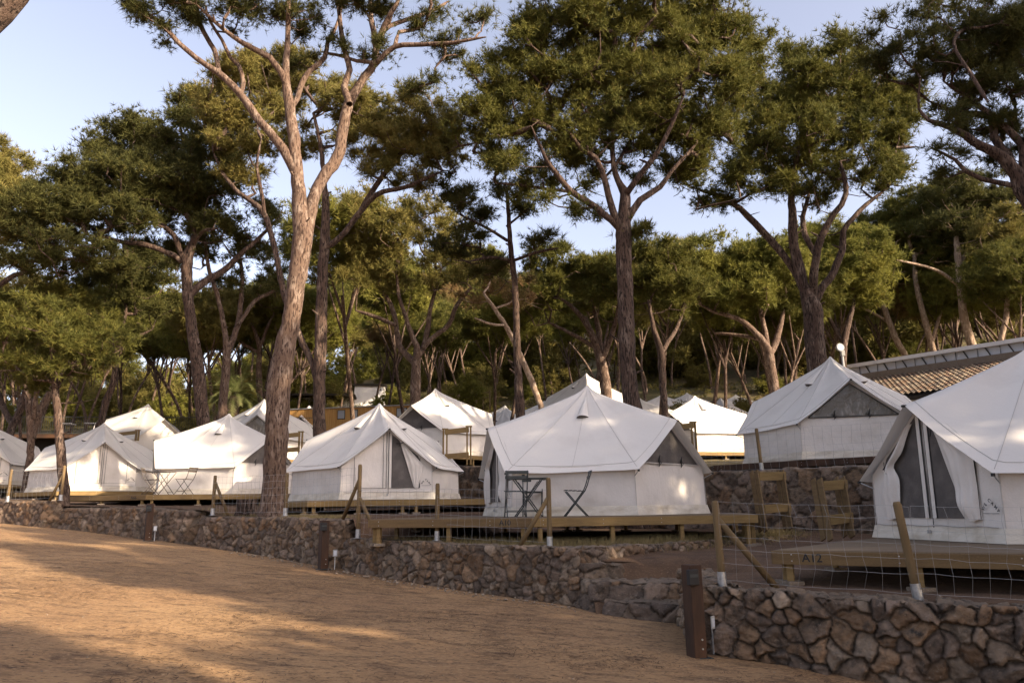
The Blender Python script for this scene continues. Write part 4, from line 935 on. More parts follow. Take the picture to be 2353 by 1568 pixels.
px_tree('pine_tree', 'dark slim pine just right of the great pine trunk', 'pine tree', 31, [
 [(1527, 960, 16), (1526, 940, 15), (1520, 850, 17), (1516, 800, 15), (1500, 750, 11), (1490, 690, 7)], [(1519, 810, 11), (1550, 760, 10), (1575, 700, 6)]],
 [(1510, 600, 32, 85, 55), (1550, 670, 32, 80, 60), (1470, 680, 32, 50, 50, .8)],
 'needle', 'bark', 18, dens=2.1, rc=.55, ntuft=65, L=.23, wd=.027)
px_tree('pine_tree', 'pine with dark fan shaped boughs left of the stout pine', 'pine tree', 36, [
 [(1785, 925, 22), (1780, 896, 20), (1770, 840, 22), (1762, 800, 20), (1734, 763, 14), (1700, 735, 11), (1640, 715, 8), (1610, 700, 5)],
 [(1764, 805, 13), (1755, 750, 12), (1740, 690, 8), (1720, 640, 5)], [(1770, 810, 15), (1784, 780, 15), (1800, 713, 9), (1805, 660, 5)], [(1750, 780, 9), (1700, 770, 8), (1640, 765, 5)]],
 [(1650, 600, 36, 100, 55), (1760, 620, 36, 100, 60), (1680, 680, 36, 110, 40), (1600, 640, 36, 60, 50)],
 'needle_lime', 'bark_red', 19, dens=2.1, rc=.6, ntuft=65, L=.25, wd=.03)
px_tree('pine_tree', 'rounded light green pine crown between the stout pine and the right edge', 'pine tree', 38, [
 [(1935, 930, 18), (1935, 850, 17), (1940, 780, 15), (1955, 720, 11), (1970, 660, 7)], [(1938, 790, 10), (1910, 740, 9), (1890, 690, 5)]],
 [(1980, 590, 38, 80, 65), (1910, 620, 38, 90, 70), (1990, 660, 38, 60, 50), (1880, 560, 39, 90, 50)],
 'needle_lime', 'bark', 20, dens=2.2, rc=.6, ntuft=70, L=.25, wd=.03)
px_tree('pine_tree', 'pine with a pale trunk leaning left, leftmost behind the tiled roof', 'pine tree', 46, [
 [(2095, 850, 14), (2087, 829, 14), (2070, 800, 13), (2051, 763, 13), (2017, 663, 10), (2000, 600, 6)], [(2066, 790, 8), (2040, 740, 7), (1974, 703, 5)]],
 [(2050, 540, 46, 110, 60), (1990, 560, 46, 70, 50), (2090, 600, 46, 80, 40, .8), (2040, 620, 46, 70, 30, .6)],
 'needle', 'bark_pale', 21, dens=2.1, rc=.6, ntuft=60, L=.26, wd=.03)
px_tree('pine_tree', 'pine with a thin pale trunk behind the middle of the glazed roof ridge', 'pine tree', 44, [
 [(2152, 840, 14), (2147, 819, 13), (2127, 746, 13), (2104, 650, 11), (2100, 580, 7)], [(2140, 790, 8), (2165, 700, 7), (2180, 640, 4)]],
 [(2140, 480, 44, 120, 50), (2090, 520, 44, 80, 50), (2200, 560, 44, 100, 50), (2150, 600, 44, 80, 30, .5)],
 'needle', 'bark_pale', 22, dens=2.0, rc=.6, ntuft=60, L=.25, wd=.03)
px_tree('pine_tree', 'dark trunked pine with a pale broken bough above the glazed roof ridge', 'pine tree', 41, [
 [(2242, 830, 21), (2237, 809, 20), (2214, 730, 18), (2207, 663, 16), (2201, 596, 15), (2196, 540, 10), (2190, 480, 6)], [(2203, 610, 9), (2221, 580, 9), (2251, 546, 6)], [(2201, 655, 8), (2150, 620, 7), (2060, 597, 5)]],
 [(2230, 450, 41, 120, 50), (2300, 500, 41, 90, 60), (2180, 520, 41, 80, 40), (2260, 560, 41, 80, 30, .5)],
 'needle_dark', 'bark_pale', 23, dens=2.1, rc=.55, ntuft=60, L=.23, wd=.027)
px_tree('pine_tree', 'curving pale pine trunk nearest the right edge above the tent peak', 'pine tree', 39, [
 [(2296, 830, 13), (2294, 803, 12), (2308, 740, 12), (2314, 696, 11), (2314, 613, 10), (2300, 560, 6)], [(2312, 690, 6), (2352, 655, 6), (2390, 640, 4)]],
 [(2320, 540, 39, 90, 70), (2370, 600, 39, 70, 60), (2300, 640, 39, 50, 30, .5)],
 'needle_olive', 'bark_pale', 24, dens=2.0, rc=.55, ntuft=60, L=.23, wd=.027)
px_tree('pine_tree', 'pale sunlit pine trunk rising just behind the palm', 'pine tree', 38, [
 [(600, 960, 14), (597, 900, 14), (594, 850, 13), (596, 800, 11), (585, 760, 8), (570, 730, 5)], [(596, 810, 8), (560, 790, 7), (540, 775, 4)], [(597, 800, 8), (615, 750, 7), (630, 720, 4)]],
 [(600, 700, 39, 80, 40), (680, 700, 40, 90, 50), (540, 720, 40, 70, 40)],
 'needle_olive', 'bark_red', 25, dens=2.0, rc=.6, ntuft=60, L=.26, wd=.03)

# background pines: five kinds, then copies
def bg_variant(seed, leaf, bark, H=11.2, lean=.8):
    g = np.random.default_rng(seed); limbs = []
    ln = g.normal(size=2) * lean; tr = []
    for k in range(7):
        t = k / 6; tr.append([ln[0] * t * t + .15 * math.sin(t * 5 + seed), ln[1] * t * t + .15 * math.cos(t * 4), t * H * .62, .125 * (1 - .4 * t)])
    tr = catmull(tr, .4); limbs.append(tr); top = tr[-1]
    cl = []
    for k in range(5):
        a = k * 2 * math.pi / 5 + g.random() * .8; s = tr[int(len(tr) * (.62 + .36 * g.random()))]; rr_ = 1.2 + 1.3 * g.random(); zt = H * (.78 + .14 * g.random())
        P = [[s[0], s[1], s[2], .065], [s[0] + math.cos(a) * rr_ * .4, s[1] + math.sin(a) * rr_ * .4, s[2] + (zt - s[2]) * .4, .048], [s[0] + math.cos(a) * rr_, s[1] + math.sin(a) * rr_, zt, .018]]
        limbs.append(catmull(P, .4))
    n = 125; d = g.normal(size=(n, 3)); d /= np.linalg.norm(d, axis=1)[:, None]; r = g.random((n, 1)) ** .35
    hw = np.array([2.5 + .5 * g.random(), 2.5 + .5 * g.random(), H * .17]); cl = np.array([top[0], top[1], H * .84]) + d * r * hw
    cl[:, 2] += .5 * fbm(cl[:, 0] * .6 + seed, cl[:, 1] * .6, 3)
    arr = Arr()
    for i, Lm in enumerate(limbs): arr.tube(Lm[:, :3], Lm[:, 3], 8 if i == 0 else 6, .03, i)
    for P, r_ in skeleton(limbs, cl, g, twig=.012, zmin=H * .42, reach=.7): arr.tube(P, r_, 3)
    V, Fq = needles(cl, .6 + .25 * g.random(n), 46, 9, .32, .032, g, .6)
    me_t = arr.build('trunk', M[bark], None); me_c = np_mesh('crown', V, Fq, M[leaf], None)
    return me_t, me_c
BV = [bg_variant(301, 'needle', 'bark_red'), bg_variant(302, 'needle_olive', 'bark_red', lean=1.3), bg_variant(303, 'needle_lime', 'bark'), bg_variant(304, 'needle_dark', 'bark_red', lean=1.0), bg_variant(305, 'needle_lime', 'bark_red', lean=1.8), bg_variant(306, 'needle_brown', 'bark', lean=.9)]
used = set()
def place_bg(i, x, y, s, rz, label, group):
    z = ground(x, y) - .1
    r = empty('pine_tree', (x, y, z), rz, label, 'pine tree', group); r.scale = (s, s, s)
    for o in BV[i]:
        if id(o) in used: c = o.copy(); COL.objects.link(c)
        else: c = o; used.add(id(o))
        c.parent = r
avoid = [(t.location[0], t.location[1], 3.2) for t in TENTS.values()] + [(-9, 47, 5), (20, 34, 7), (-25, 41, 4)]
g = np.random.default_rng(55); placed = []
tries = 0
while len(placed) < 150 and tries < 6000:
    tries += 1; d = 37 + 45 * g.random() ** 1.15; a = -.74 + 1.50 * g.random(); x, y = d * math.tan(a * .92), d
    if any((x - ax) ** 2 + (y - ay) ** 2 < ar * ar for ax, ay, ar in avoid): continue
    if any((x - ax) ** 2 + (y - ay) ** 2 < 2.4 ** 2 for ax, ay in placed): continue
    if x < -8 and y > 62 and g.random() < .5: continue
    placed.append((x, y))
for x, y in placed:
    k = int(g.choice([0, 1, 2, 3, 4, 5], p=[.24, .18, .2, .14, .18, .06])) if x > -12 else int(g.choice([0, 1, 2, 4, 5], p=[.12, .22, .32, .24, .10]))
    s = (.82 + .3 * g.random()) * (1.0 if x > -10 else .9)
    lbl = {0: 'slender green pine standing in the wood behind the tents', 1: 'olive green pine in the wood behind the tents', 2: 'light green round crowned pine in the wood behind the tents', 3: 'dark green pine in the wood behind the tents', 4: 'light green pine with a leaning trunk in the wood behind the tents', 5: 'rusty brown pine in the wood behind the tents'}[k]
    place_bg(k, x, y, s, g.random() * 6.28, lbl, ['green pines', 'olive pines', 'light round pines', 'dark pines', 'leaning pines', 'rusty pines'][k] + ' of the wood behind')

g = np.random.default_rng(77); more = []; tries = 0
while len(more) < 70 and tries < 5000:
    tries += 1; d = 80 + 60 * g.random(); x = d * math.tan((-.72 + 1.46 * g.random()) * .92)
    if any((x - ax) ** 2 + (d - ay) ** 2 < 3.2 ** 2 for ax, ay in more): continue
    more.append((x, d))
for x, y in more:
    k = int(g.choice([0, 2, 2])); s = 1.0 + .35 * g.random()
    place_bg(k, x, y, s, g.random() * 6.28, {0: 'slender green pine standing in the wood behind the tents', 2: 'light green round crowned pine in the wood behind the tents', 3: 'dark green pine in the wood behind the tents'}[k], ['green pines', '', 'light round pines', 'dark pines'][k] + ' of the wood behind')
def bush_variant(seed, leaf):
    g = np.random.default_rng(seed); n = 70; d = g.normal(size=(n, 3)); d[:, 2] = abs(d[:, 2]); d /= np.linalg.norm(d, axis=1)[:, None]
    cl = np.array([0, 0, .3]) + d * (g.random((n, 1)) ** .4) * np.array([1.7, 1.5, 1.9]); cl += .25 * g.normal(size=cl.shape)
    st_ = [catmull([[0, 0, 0, .06], [.1 * i, .12 * i, .6, .045], [.3 * i, -.2 * i, 1.2, .025]], .3) for i in (-1, 1)]
    arr = Arr()
    for L_ in st_: arr.tube(L_[:, :3], L_[:, 3], 6)
    for P, r_ in skeleton(st_, cl, g, reach=.7): arr.tube(P, r_, 3)
    V, Fq = needles(cl, .42, 34, 8, .22, .034, g, .8)
    return arr.build('trunk', M['bark'], None), np_mesh('crown', V, Fq, M[leaf], None)
NB0 = len(BV); BV += [bush_variant(401, 'needle_olive'), bush_variant(402, 'needle_lime'), bush_variant(403, 'needle_olive')]
g = np.random.default_rng(5); tries = 0; nb = []
while len(nb) < 95 and tries < 6000:
    tries += 1; d = 41 + 40 * g.random(); x = d * math.tan((-.74 + 1.5 * g.random()) * .92)
    if any((x - ax) ** 2 + (d - ay) ** 2 < (ar + .6) ** 2 for ax, ay, ar in avoid): continue
    nb.append((x, d))
for i, (x, y) in enumerate(nb):
    k = int(g.integers(0, 3)); place_bg(NB0 + k, x, y, .7 + .7 * g.random(), g.random() * 6, ['round olive green shrub growing under the pines behind the tents', 'yellow green shrub growing under the pines behind the tents', 'dull green shrub growing under the pines behind the tents'][k], ['green', 'yellow green', 'olive'][k] + ' shrubs under the pines')
for o in list(bpy.data.objects):
    if o.name.startswith('pine_tree') and o.get('label', '').find('shrub') >= 0: o.name = 'shrub'; o['category'] = 'shrub'
g = np.random.default_rng(66)
for i in range(85):
    d = 72 + 55 * g.random(); x = d * math.tan((-.72 + 1.46 * g.random()) * .92); k = int(g.integers(0, 3)); s = 1.9 + 1.5 * g.random()
    place_bg(NB0 + k, x, d, s, g.random() * 6, ['tall round dark green', 'tall yellow green', 'tall olive'][k] + ' thicket shrub on the far slope', ['dark green', 'yellow green', 'olive'][k] + ' thicket shrubs on the far slope')
for o in list(bpy.data.objects):
    if o.name.startswith('pine_tree') and 'shrub' in o.get('label', ''): o.name = 'shrub'; o['category'] = 'shrub'
q = at(1075, 925, 44); rt_ = empty('pine_sapling', (q[0], q[1], q[2]), 0, 'bright green bushy young pine right of the forked pine behind the dark gabled tent', 'young pine'); rt_.scale = (.62, .62, .75)
for o in BV[NB0 + 1]:
    c = o.copy(); COL.objects.link(c); c.parent = rt_

# pines standing outside the frame to the right, whose crowns shade the camp
def shade_tree(w0, w1, tops, label, s0=16., seed=0):
    """crown filling w0..w1 across the sun direction up to the heights given by tops(w)"""
    g = np.random.default_rng(900 + seed); S = np.array([.866, -.5]); Nn_ = np.array([.5, .866]); cl = []
    for wv in np.arange(w0, w1, .72):
        for h in np.arange(.6, tops(wv), .58):
            for _ in range(2 if wv < 9 or g.random() < .25 else 1):
                if g.random() > .93: continue
                ww = wv + .55 * g.normal() * .5; hh = h + .25 * g.normal(); s_ = s0 + 1.4 * g.normal(); p = S * s_ + Nn_ * ww
                cl.append([p[0], p[1], road_z(10, 0) * 0 - 1.3 + 1.3 + hh])
    cl = np.array(cl); wm = (w0 + w1) / 2; p = S * s0 + Nn_ * wm; b = np.array([p[0], p[1], road_z(min(p[0], 26), p[1]) - .2])
    H = cl[:, 2].max() * .75
    tr = catmull([[0, 0, 0, .26], [.15, .1, H * .35, .21], [-.1, .2, H * .7, .15], [0, 0, H - b[2], .06]], .4)
    root = empty('pine_tree', tuple(b), 0, label, 'pine tree', 'shade pines outside the frame'); arr = Arr(); arr.tube(tr[:, :3], tr[:, 3], 12, .03)
    for P, r_ in skeleton([tr], cl - b, g, zmin=1.5, reach=.8): arr.tube(P, r_, 4)
    arr.build('trunk', M['bark'], root); V, Fq = needles(cl - b, .62, 48, 8, .34, .10, g, .85, solid=True); np_mesh('crown', V, Fq, M['needle'], root)
def tops(wv):
    if wv < 3.75: return 11.4 + .4 * math.sin(wv * 2)
    if wv < 5.3: return 6.7 + .15 * math.sin(wv * 5)
    if wv < 7.0: return 6.25 + .15 * math.sin(wv * 5)
    if wv < 9.8: return 10.8 + .4 * math.sin(wv * 3)
    if wv < 11.3: return 12.3
    if wv < 14.5: return 14.4 + .5 * math.sin(wv * 3)
    if wv < 17: return 15.0 + .4 * math.sin(wv * 3)
    if wv < 18.3: return 17.8
    if wv < 20: return 20.3
    return 16.5 + .8 * math.sin(wv * 1.7)
sh_l = 'pine outside the frame to the right that shades the camp'
for i, (a, b) in enumerate([(-5, .2), (.2, 5.2), (5.2, 10.2), (10.2, 15.2), (15.2, 20.2), (20.2, 26), (26, 31)]): shade_tree(a, b, tops, sh_l, 16. if b < 20 else 18.5, i)

def rear_shade_tree(x, y, seed, label):  # unseen pines added behind the camera to cut the ambient sky light
    g = np.random.default_rng(seed); n = 150; d = g.normal(size=(n, 3)); d /= np.linalg.norm(d, axis=1)[:, None]
    cl = np.array([0, 0, 9.3]) + d * g.random((n, 1)) ** .4 * np.array([4.0, 4.0, 1.9]); b = np.array([x, y, float(road_z(max(min(x, 26), -26), y)) - .1])
    tr = catmull([[0, 0, 0, .25], [.2, .1, 3.2, .2], [-.1, .2, 6.5, .15], [0, 0, 9, .06]], .4)
    root = empty('pine_tree', tuple(b), 0, label, 'pine tree', 'unseen pines added behind the camera'); arr = Arr(); arr.tube(tr[:, :3], tr[:, 3], 12, .03)
    for P, r_ in skeleton([tr], cl, g, zmin=5, reach=.8): arr.tube(P, r_, 4)
    arr.build('trunk', M['bark'], root); V, Fq = needles(cl, .75, 40, 8, .36, .09, g, .7, solid=True); np_mesh('crown', V, Fq, M['needle'], root)
for i, (x, y) in enumerate([(-15, 3), (-22, 10), (15.5, -14)]): rear_shade_tree(x, y, 950 + i, 'unseen umbrella pine added behind the viewpoint to dim the sky light')

# ------------------------------------------------------------------ bistro furniture
def bistro_chair(label, loc, rz, mt='dmetal'):
    r = empty('folding_chair', loc, rz, label, 'chair', 'folding bistro chairs'); m_ = M[mt]
    for y in (-.19, .19):
        v = MB(); v.tube([(-.30, y, .82), (-.26, y, .70), (-.215, y, .56), (-.17, y, .46), (.02, y, .22), (.20, y, .005)], .011, 6); v.build('back_frame', m_, r, smooth=True)
    for y in (-.17, .17):
        v = MB(); v.tube([(.17, y, .45), (-.02, y, .22), (-.22, y, .005)], .010, 6); v.build('leg', m_, r, smooth=True)
    v = MB()
    for k in range(5): v.box((-.15 + .08 * k, 0, .455 + .004 * k), (.055, .40, .014))
    v.build('seat', m_, r, bev=.002)
    for z, x in ((.79, -.293), (.70, -.262)):
        v = MB(); v.box((x + .012, 0, z), (.016, .42, .055)); v.build('back_slat', m_, r, bev=.002)
    for z, x in ((.10, .12), (.12, -.12)):
        v = MB(); v.tube([(x, -.18, z), (x, .18, z)], .008, 5); v.build('stretcher', m_, r)
def bistro_table(label, loc, rz, mt='dmetal', rd=False):
    r = empty('bistro_table', loc, rz, label, 'table', 'bistro tables'); m_ = M[mt]
    v = MB()
    if rd: v.tube([(0, 0, .690), (0, 0, .705)], .32, 28)
    else:
        for k in range(8): v.box((0, -.30 + .0857 * k, .70), (.70, .07, .016))
        v.box((-.33, 0, .688), (.03, .66, .02)); v.box((.33, 0, .688), (.03, .66, .02))
    v.build('table_top', m_, r, bev=0 if rd else .002)
    for y in (-.24, .24):
        for s in (-1, 1):
            v = MB(); v.tube([(.26 * s, y, .69), (-.24 * s, y, .005)], .011, 6); v.build('leg', m_, r, smooth=True)
    for s in (-1, 1):
        v = MB(); v.tube([(.20 * s, -.24, .07), (.20 * s, .24, .07)], .008, 5); v.build('stretcher', m_, r)
        v = MB(); v.tube([(0, .24 * s, .35), (.16 * s, -.24 * s, .64)], .007, 5); v.build('brace', m_, r)
zd = -.15
bistro_table('dark square slatted bistro table on the A10 deck', (.26, 14.15, zd), .06)
bistro_chair('dark folding chair left of the A10 table, seen from the front', (.03, 13.75, zd), R(95))
bistro_chair('dark folding chair behind the A10 table, the farther of the two', (.36, 14.75, zd), R(-92))
bistro_chair('dark folding chair seen sideways, standing alone right of the A10 table', (1.12, 13.92, zd), R(180))
zl = .57
c0 = at(375, 1133, 23.35)
bistro_table('thin legged round bistro table on the A66 deck', (c0[0], c0[1], zl), .1, 'dmetal2', True)
bistro_chair('brown folding chair on the left of the A66 table', (c0[0] - .42, c0[1] + .05, zl), R(12), 'dmetal2')
bistro_chair('brown folding chair on the right of the A66 table', (c0[0] + .62, c0[1] + .02, zl), R(168), 'dmetal2')

# ------------------------------------------------------------------ bollard lamps and markers
def bollard(label, loc, rz, h=.93):
    r = empty('bollard_lamp', loc, rz, label, 'bollard lamp', 'bollard lamps along the road')
    v = MB(); v.box((0, 0, h / 2), (.155, .155, h)); v.build('post', M['bollard'], r, bev=.006)
    v = MB(); v.box((-.055, -.088, h - .12), (.125, .05, .155)); lb = v.build('lamp_housing', M['black'], r, bev=.005)
    v = MB(); v.box((-.055, -.114, h - .105), (.10, .004, .03)); v.build('lens', M['dmetal'], lb)
    for z in (.10, .19):
        v = MB(); v.tube([(.02, -.076, z), (.02, -.088, z)], .010, 8); v.build('bolt', M['steel'], r)
    v = MB(); v.box((0, 0, .006), (.24, .24, .012)); v.build('base_plate', M['dmetal'], r)
bollard('brown timber bollard lamp in the foreground beside the near stone wall', (1.87, 8.22, -1.53), R(24))
bollard('brown timber bollard lamp in the middle, in front of the stone wall joint', (-3.76, 15.12, -1.10), R(38))
bollard('brown timber bollard lamp farthest left, below the A66 deck corner', (-9.32, 19.45, -.67), R(38))
def marker(label, loc, rz):
    r = empty('ground_marker', loc, rz, label, 'marker', 'small white markers by the bollards')
    v = MB(); v.box((0, 0, .13), (.014, .012, .26)); v.build('stake', M['steel'], r)
    v = MB(); v.box((0, -.012, .31), (.085, .012, .13)); p_ = v.build('plate', M['whitemetal'], r, bev=.003)
    v = MB(); v.box((0, -.0195, .31), (.055, .003, .09)); v.build('panel', M['glass'], p_)
for lb, q, rz in (('small white plate on a stake right of the foreground bollard lamp', (2.06, 8.27, -1.5), .9), ('small white plate on a stake right of the middle bollard lamp', (-3.50, 15.0, -1.10), .25), ('small white plate on a stake right of the farthest left bollard lamp', (-9.08, 19.32, -.67), .3)): marker(lb, q, rz)

# ------------------------------------------------------------------ wire fences
def fence(label, posts, wires, cell=(.155, .15), h0=.08, h1=.92, rw_=.0022, seed=0):
    """posts: (x, y, z, height, [braces (dx, dy, dz_bottom, frac)], lean). wires: list of post index chains"""
    g = np.random.default_rng(seed); b = posts[0]
    r = empty('wire_fence', (b[0], b[1], b[2]), 0, label, 'fence'); o = Vector((b[0], b[1], b[2]))
    for p in posts:
        if p[3] <= 0: continue
        a = Vector(p[:3]) - o; ln = Vector((p[5][0], p[5][1], 0)) if len(p) > 5 else Vector((0, 0, 0)); top = a + Vector((0, 0, p[3])) + ln
        pt = [a + (top - a) * t for t in (.0, .3, .6, .97, 1.0)]
        v = MB(); v.tube(pt, [.042, .042, .041, .040, .030], 14); po = v.build('post', M['post'], r, smooth=True)
        v = MB(); v.tube([a, a + (top - a) * (.17 / p[3])], .049, 14, cap=False); v.tube([a, a + Vector((0, 0, .006))], .085, 12); v.build('post_sleeve', M['steel'], po, smooth=True)
        for br in (p[4] if len(p) > 4 else []):
            v = MB(); v.tube([a + (top - a) * br[3], a + Vector((br[0], br[1], br[2]))], [.036, .040], 12); v.build('brace', M['post'], r, smooth=True)
    v = MB()
    for (A_, B_, *hh) in wires:
        a = np.array(A_, float) - np.array(o); c = np.array(B_, float) - np.array(o); H0, H1 = hh if hh else (h0, h1); L = np.linalg.norm((c - a)[:2]); n = max(2, int(L / cell[0])); m_ = max(2, int((H1 - H0) / cell[1]))
        off = g.normal(size=(n + 1, m_ + 1, 3)) * np.array([.006, .010, .006]); hgt = np.linspace(0, 1, m_ + 1) ** .85
        bow = .03 * g.normal(size=(m_ + 1,))
        G_ = np.zeros((n + 1, m_ + 1, 3))
        for i in range(n + 1):
            t = i / n; p = a * (1 - t) + c * t
            for j in range(m_ + 1):
                G_[i, j] = p + np.array([0, -.04 + bow[j] * math.sin(math.pi * t), H0 + (H1 - H0) * hgt[j] - .012 * math.sin(math.pi * t)]) + off[i, j]
        for i in range(n + 1): v.tube(G_[i], rw_ * .8, 3, cap=False)
        for j in range(m_ + 1): v.tube(G_[:, j], rw_, 3, cap=False)
    w_ = v.build('wire_mesh', M['wire'], r)
    return r
fence('wire fence on the near stone wall, its two leaning posts at the A12 deck', [(2.27, 8.52, -.87, .93, [(.62, .10, -.02, .80)], (-.02, 0)), (3.98, 7.72, -.94, .96, [], (-.10, 0)), (6.6, 6.15, -1.03, .95)],
      [((2.27, 8.52, -.87), (3.98, 7.72, -.94)), ((3.98, 7.72, -.94), (6.6, 6.15, -1.03))], cell=(.15, .14), rw_=.0016, seed=1)
p3 = [at(822, 1235, 14.95), at(1004, 1241, 13.9), at(1263, 1256, 12.6)]; bw = at(788, 1190, 15.4); br3 = at(1192, 1255, 12.7)
fence('wire fence in front of the A10 deck with three round posts', [(*p3[0], 1.42, [(bw[0] - p3[0][0], bw[1] - p3[0][1], bw[2] - p3[0][2], .80), (.42, -.1, .0, .55)]), (*p3[1], 1.02, []), (*p3[2], 1.12, [(br3[0] - p3[2][0], br3[1] - p3[2][1], .0, .72)])],
      [(tuple(p3[0]), tuple(p3[1])), (tuple(p3[1]), tuple(p3[2]))], seed=2, rw_=.0022)
p2 = [at(488, 1183, 18.6), at(655, 1184, 17.1), at(815, 1180, 15.3)]
fence('wire fence around the base of the tallest pine on the stone wall', [(*p2[0], .96, [(.42, -.1, .0, .85)]), (*p2[1], .95, [])], [(tuple(p2[0]), tuple(p2[1])), (tuple(p2[1]), tuple(p2[2]))], seed=3, rw_=.0026)
p1 = [at(17, 1152, 22.6), at(139, 1149, 21.9), at(-180, 1148, 24.5)]
fence('wire fence above the far left stone wall with two sunlit posts', [(*p1[0], .96, []), (*p1[1], 1.0, [(-.38, .1, .0, .75)])], [(tuple(p1[0]), tuple(p1[1])), (tuple(p1[2]), tuple(p1[0]))], seed=4, rw_=.003)
p5 = [at(1750, 1079, 17.75), at(2080, 1068, 16.2), at(1560, 1085, 20.2), at(1400, 1090, 22.5)]
fence('wire fence along the top of the rubble retaining wall', [(*p5[0], .98, [], (-.05, 0))], [(tuple(p5[0]), tuple(p5[1]), .02, .95), (tuple(p5[2]), tuple(p5[0]), .02, .95)], seed=5, rw_=.0026, cell=(.2, .15))
q0, q1 = at(1040, 1065, 24.3), at(1090, 1068, 24.0)

# ------------------------------------------------------------------ timber stair frames
def frame_ladder(label, bl, tl, brr, tr_, rungs, wd=.14, th=.05, gap=.10, nm='timber_ladder_frame'):
    """two double uprights (bottom and top points, left and right) joined by boards"""
    o = Vector(bl); r = empty(nm, tuple(bl), 0, label, 'timber frame', 'timber stair frames')
    for a, b in ((bl, tl), (brr, tr_)):
        a, b = Vector(a) - o, Vector(b) - o; d = (Vector(brr) - Vector(bl)); d.z = 0; d.normalize(); nrm = Vector((-d.y, d.x, 0))
        for s in (-1, 1):
            v = MB(); v.bar(a + d * (-.045) + nrm * s * gap, b + d * (-.045) + nrm * s * gap, wd, .028, up=d); v.build('upright', M['deckold_shade'], r, bev=.003)  # darker timber paints shade on the uprights against the sunlit boards
        v = MB(); v.bar(a - nrm * .0, b + (b - a).normalized() * -.02, .05, .07, up=nrm); v.build('upright', M['deckwood'], r, bev=.003)
    for t, hb in rungs:
        a = Vector(bl) + (Vector(tl) - Vector(bl)) * t - o; b = Vector(brr) + (Vector(tr_) - Vector(brr)) * t - o
        d = (b - a).normalized(); ax = (d, Vector((-d.y, d.x, 0)).normalized(), Vector((0, 0, 1)))
        v = MB(); v.box((a + b) / 2 - ax[1] * (gap + .03), ((b - a).length + .02, .03, hb), ax=ax); v.build('cross_board', M['deckwood'], r, bev=.003)
frame_ladder('timber ladder frame standing against the rubble wall, nearer the A10 deck end', at(1758, 1220, 15.0), at(1736, 1082, 15.6), at(1815, 1214, 15.1), at(1795, 1082, 15.7), [(.91, .17), (.36, .16)])
frame_ladder('timber ladder frame against the rubble wall, right beside the A12 tent', at(1905, 1240, 13.4), at(1880, 1100, 13.9), at(1955, 1232, 13.5), at(1932, 1097, 14.0), [(.88, .17), (.32, .17)])
def top_frame(label, px0, px1, yt, yb, Yd, mid=None):
    bl, tl, b2, t2 = at(px0, yb, Yd), at(px0, yt + 6, Yd), at(px1, yb, Yd - .4), at(px1, yt, Yd - .4)
    o = Vector(bl); r = empty('timber_gate_frame', tuple(bl), 0, label, 'timber frame', 'timber gate frames')
    for a, b in ((bl, tl), (b2, t2)):
        for s in (-.055, .055):
            v = MB(); v.bar(Vector(a) - o + Vector((s, 0, 0)), Vector((a[0], a[1], b[2])) - o + Vector((s, 0, 0)), .045, .11, up=(0, 1, 0)); v.build('upright', M['deckwood'], r, bev=.003)
        v = MB(); v.box(Vector((a[0], a[1], b[2] + .015)) - o, (.20, .15, .03)); v.build('cap', M['deckwood'], r, bev=.003)
    for z in ([-.09] if mid is None else [-.09, mid]):
        a = Vector((bl[0], bl[1] - .07, tl[2] + z)) - o; b = Vector((b2[0], b2[1] - .07, t2[2] + z)) - o
        v = MB(); v.bar(a, b, .16, .03, up=Vector((0, 1, 0)).cross(b - a) * -1 if False else (0, 1, 0)); v.build('rail', M['deckwood'], r, bev=.003)
top_frame('timber gate frame above the retaining wall between the half open tent and the A10 tent', 1022, 1077, 980, 1067, 23.3, -.85)
top_frame('timber gate frame partly behind the tallest pine trunk', 620, 689, 992, 1042, 27.5, -.62)
top_frame('timber gate frame right of the A10 tent, sunlit on one edge', 1538, 1596, 970, 1036, 22.5)
top_frame('timber gate frame at the foot of the shadow striped tent', 262, 314, 988, 1012, 33.5)

# ------------------------------------------------------------------ stump
q = at(566, 1179, 18.9); rt_ = empty('tree_stump', tuple(q), 0, 'cut grey tree stump between the fence brace and the tallest pine', 'tree stump')
V, f = tube_arr(np.array([(0, 0, -.05), (0, 0, .04), (0, 0, .12), (0, 0, .22), (0, 0, .33), (0, 0, .35)]), [.29, .26, .24, .235, .24, .22], 26, True, .04, 3)
mb = MB(); mb.add(V.tolist(), f); mb.build('stump_body', M['bark'], rt_, smooth=False)

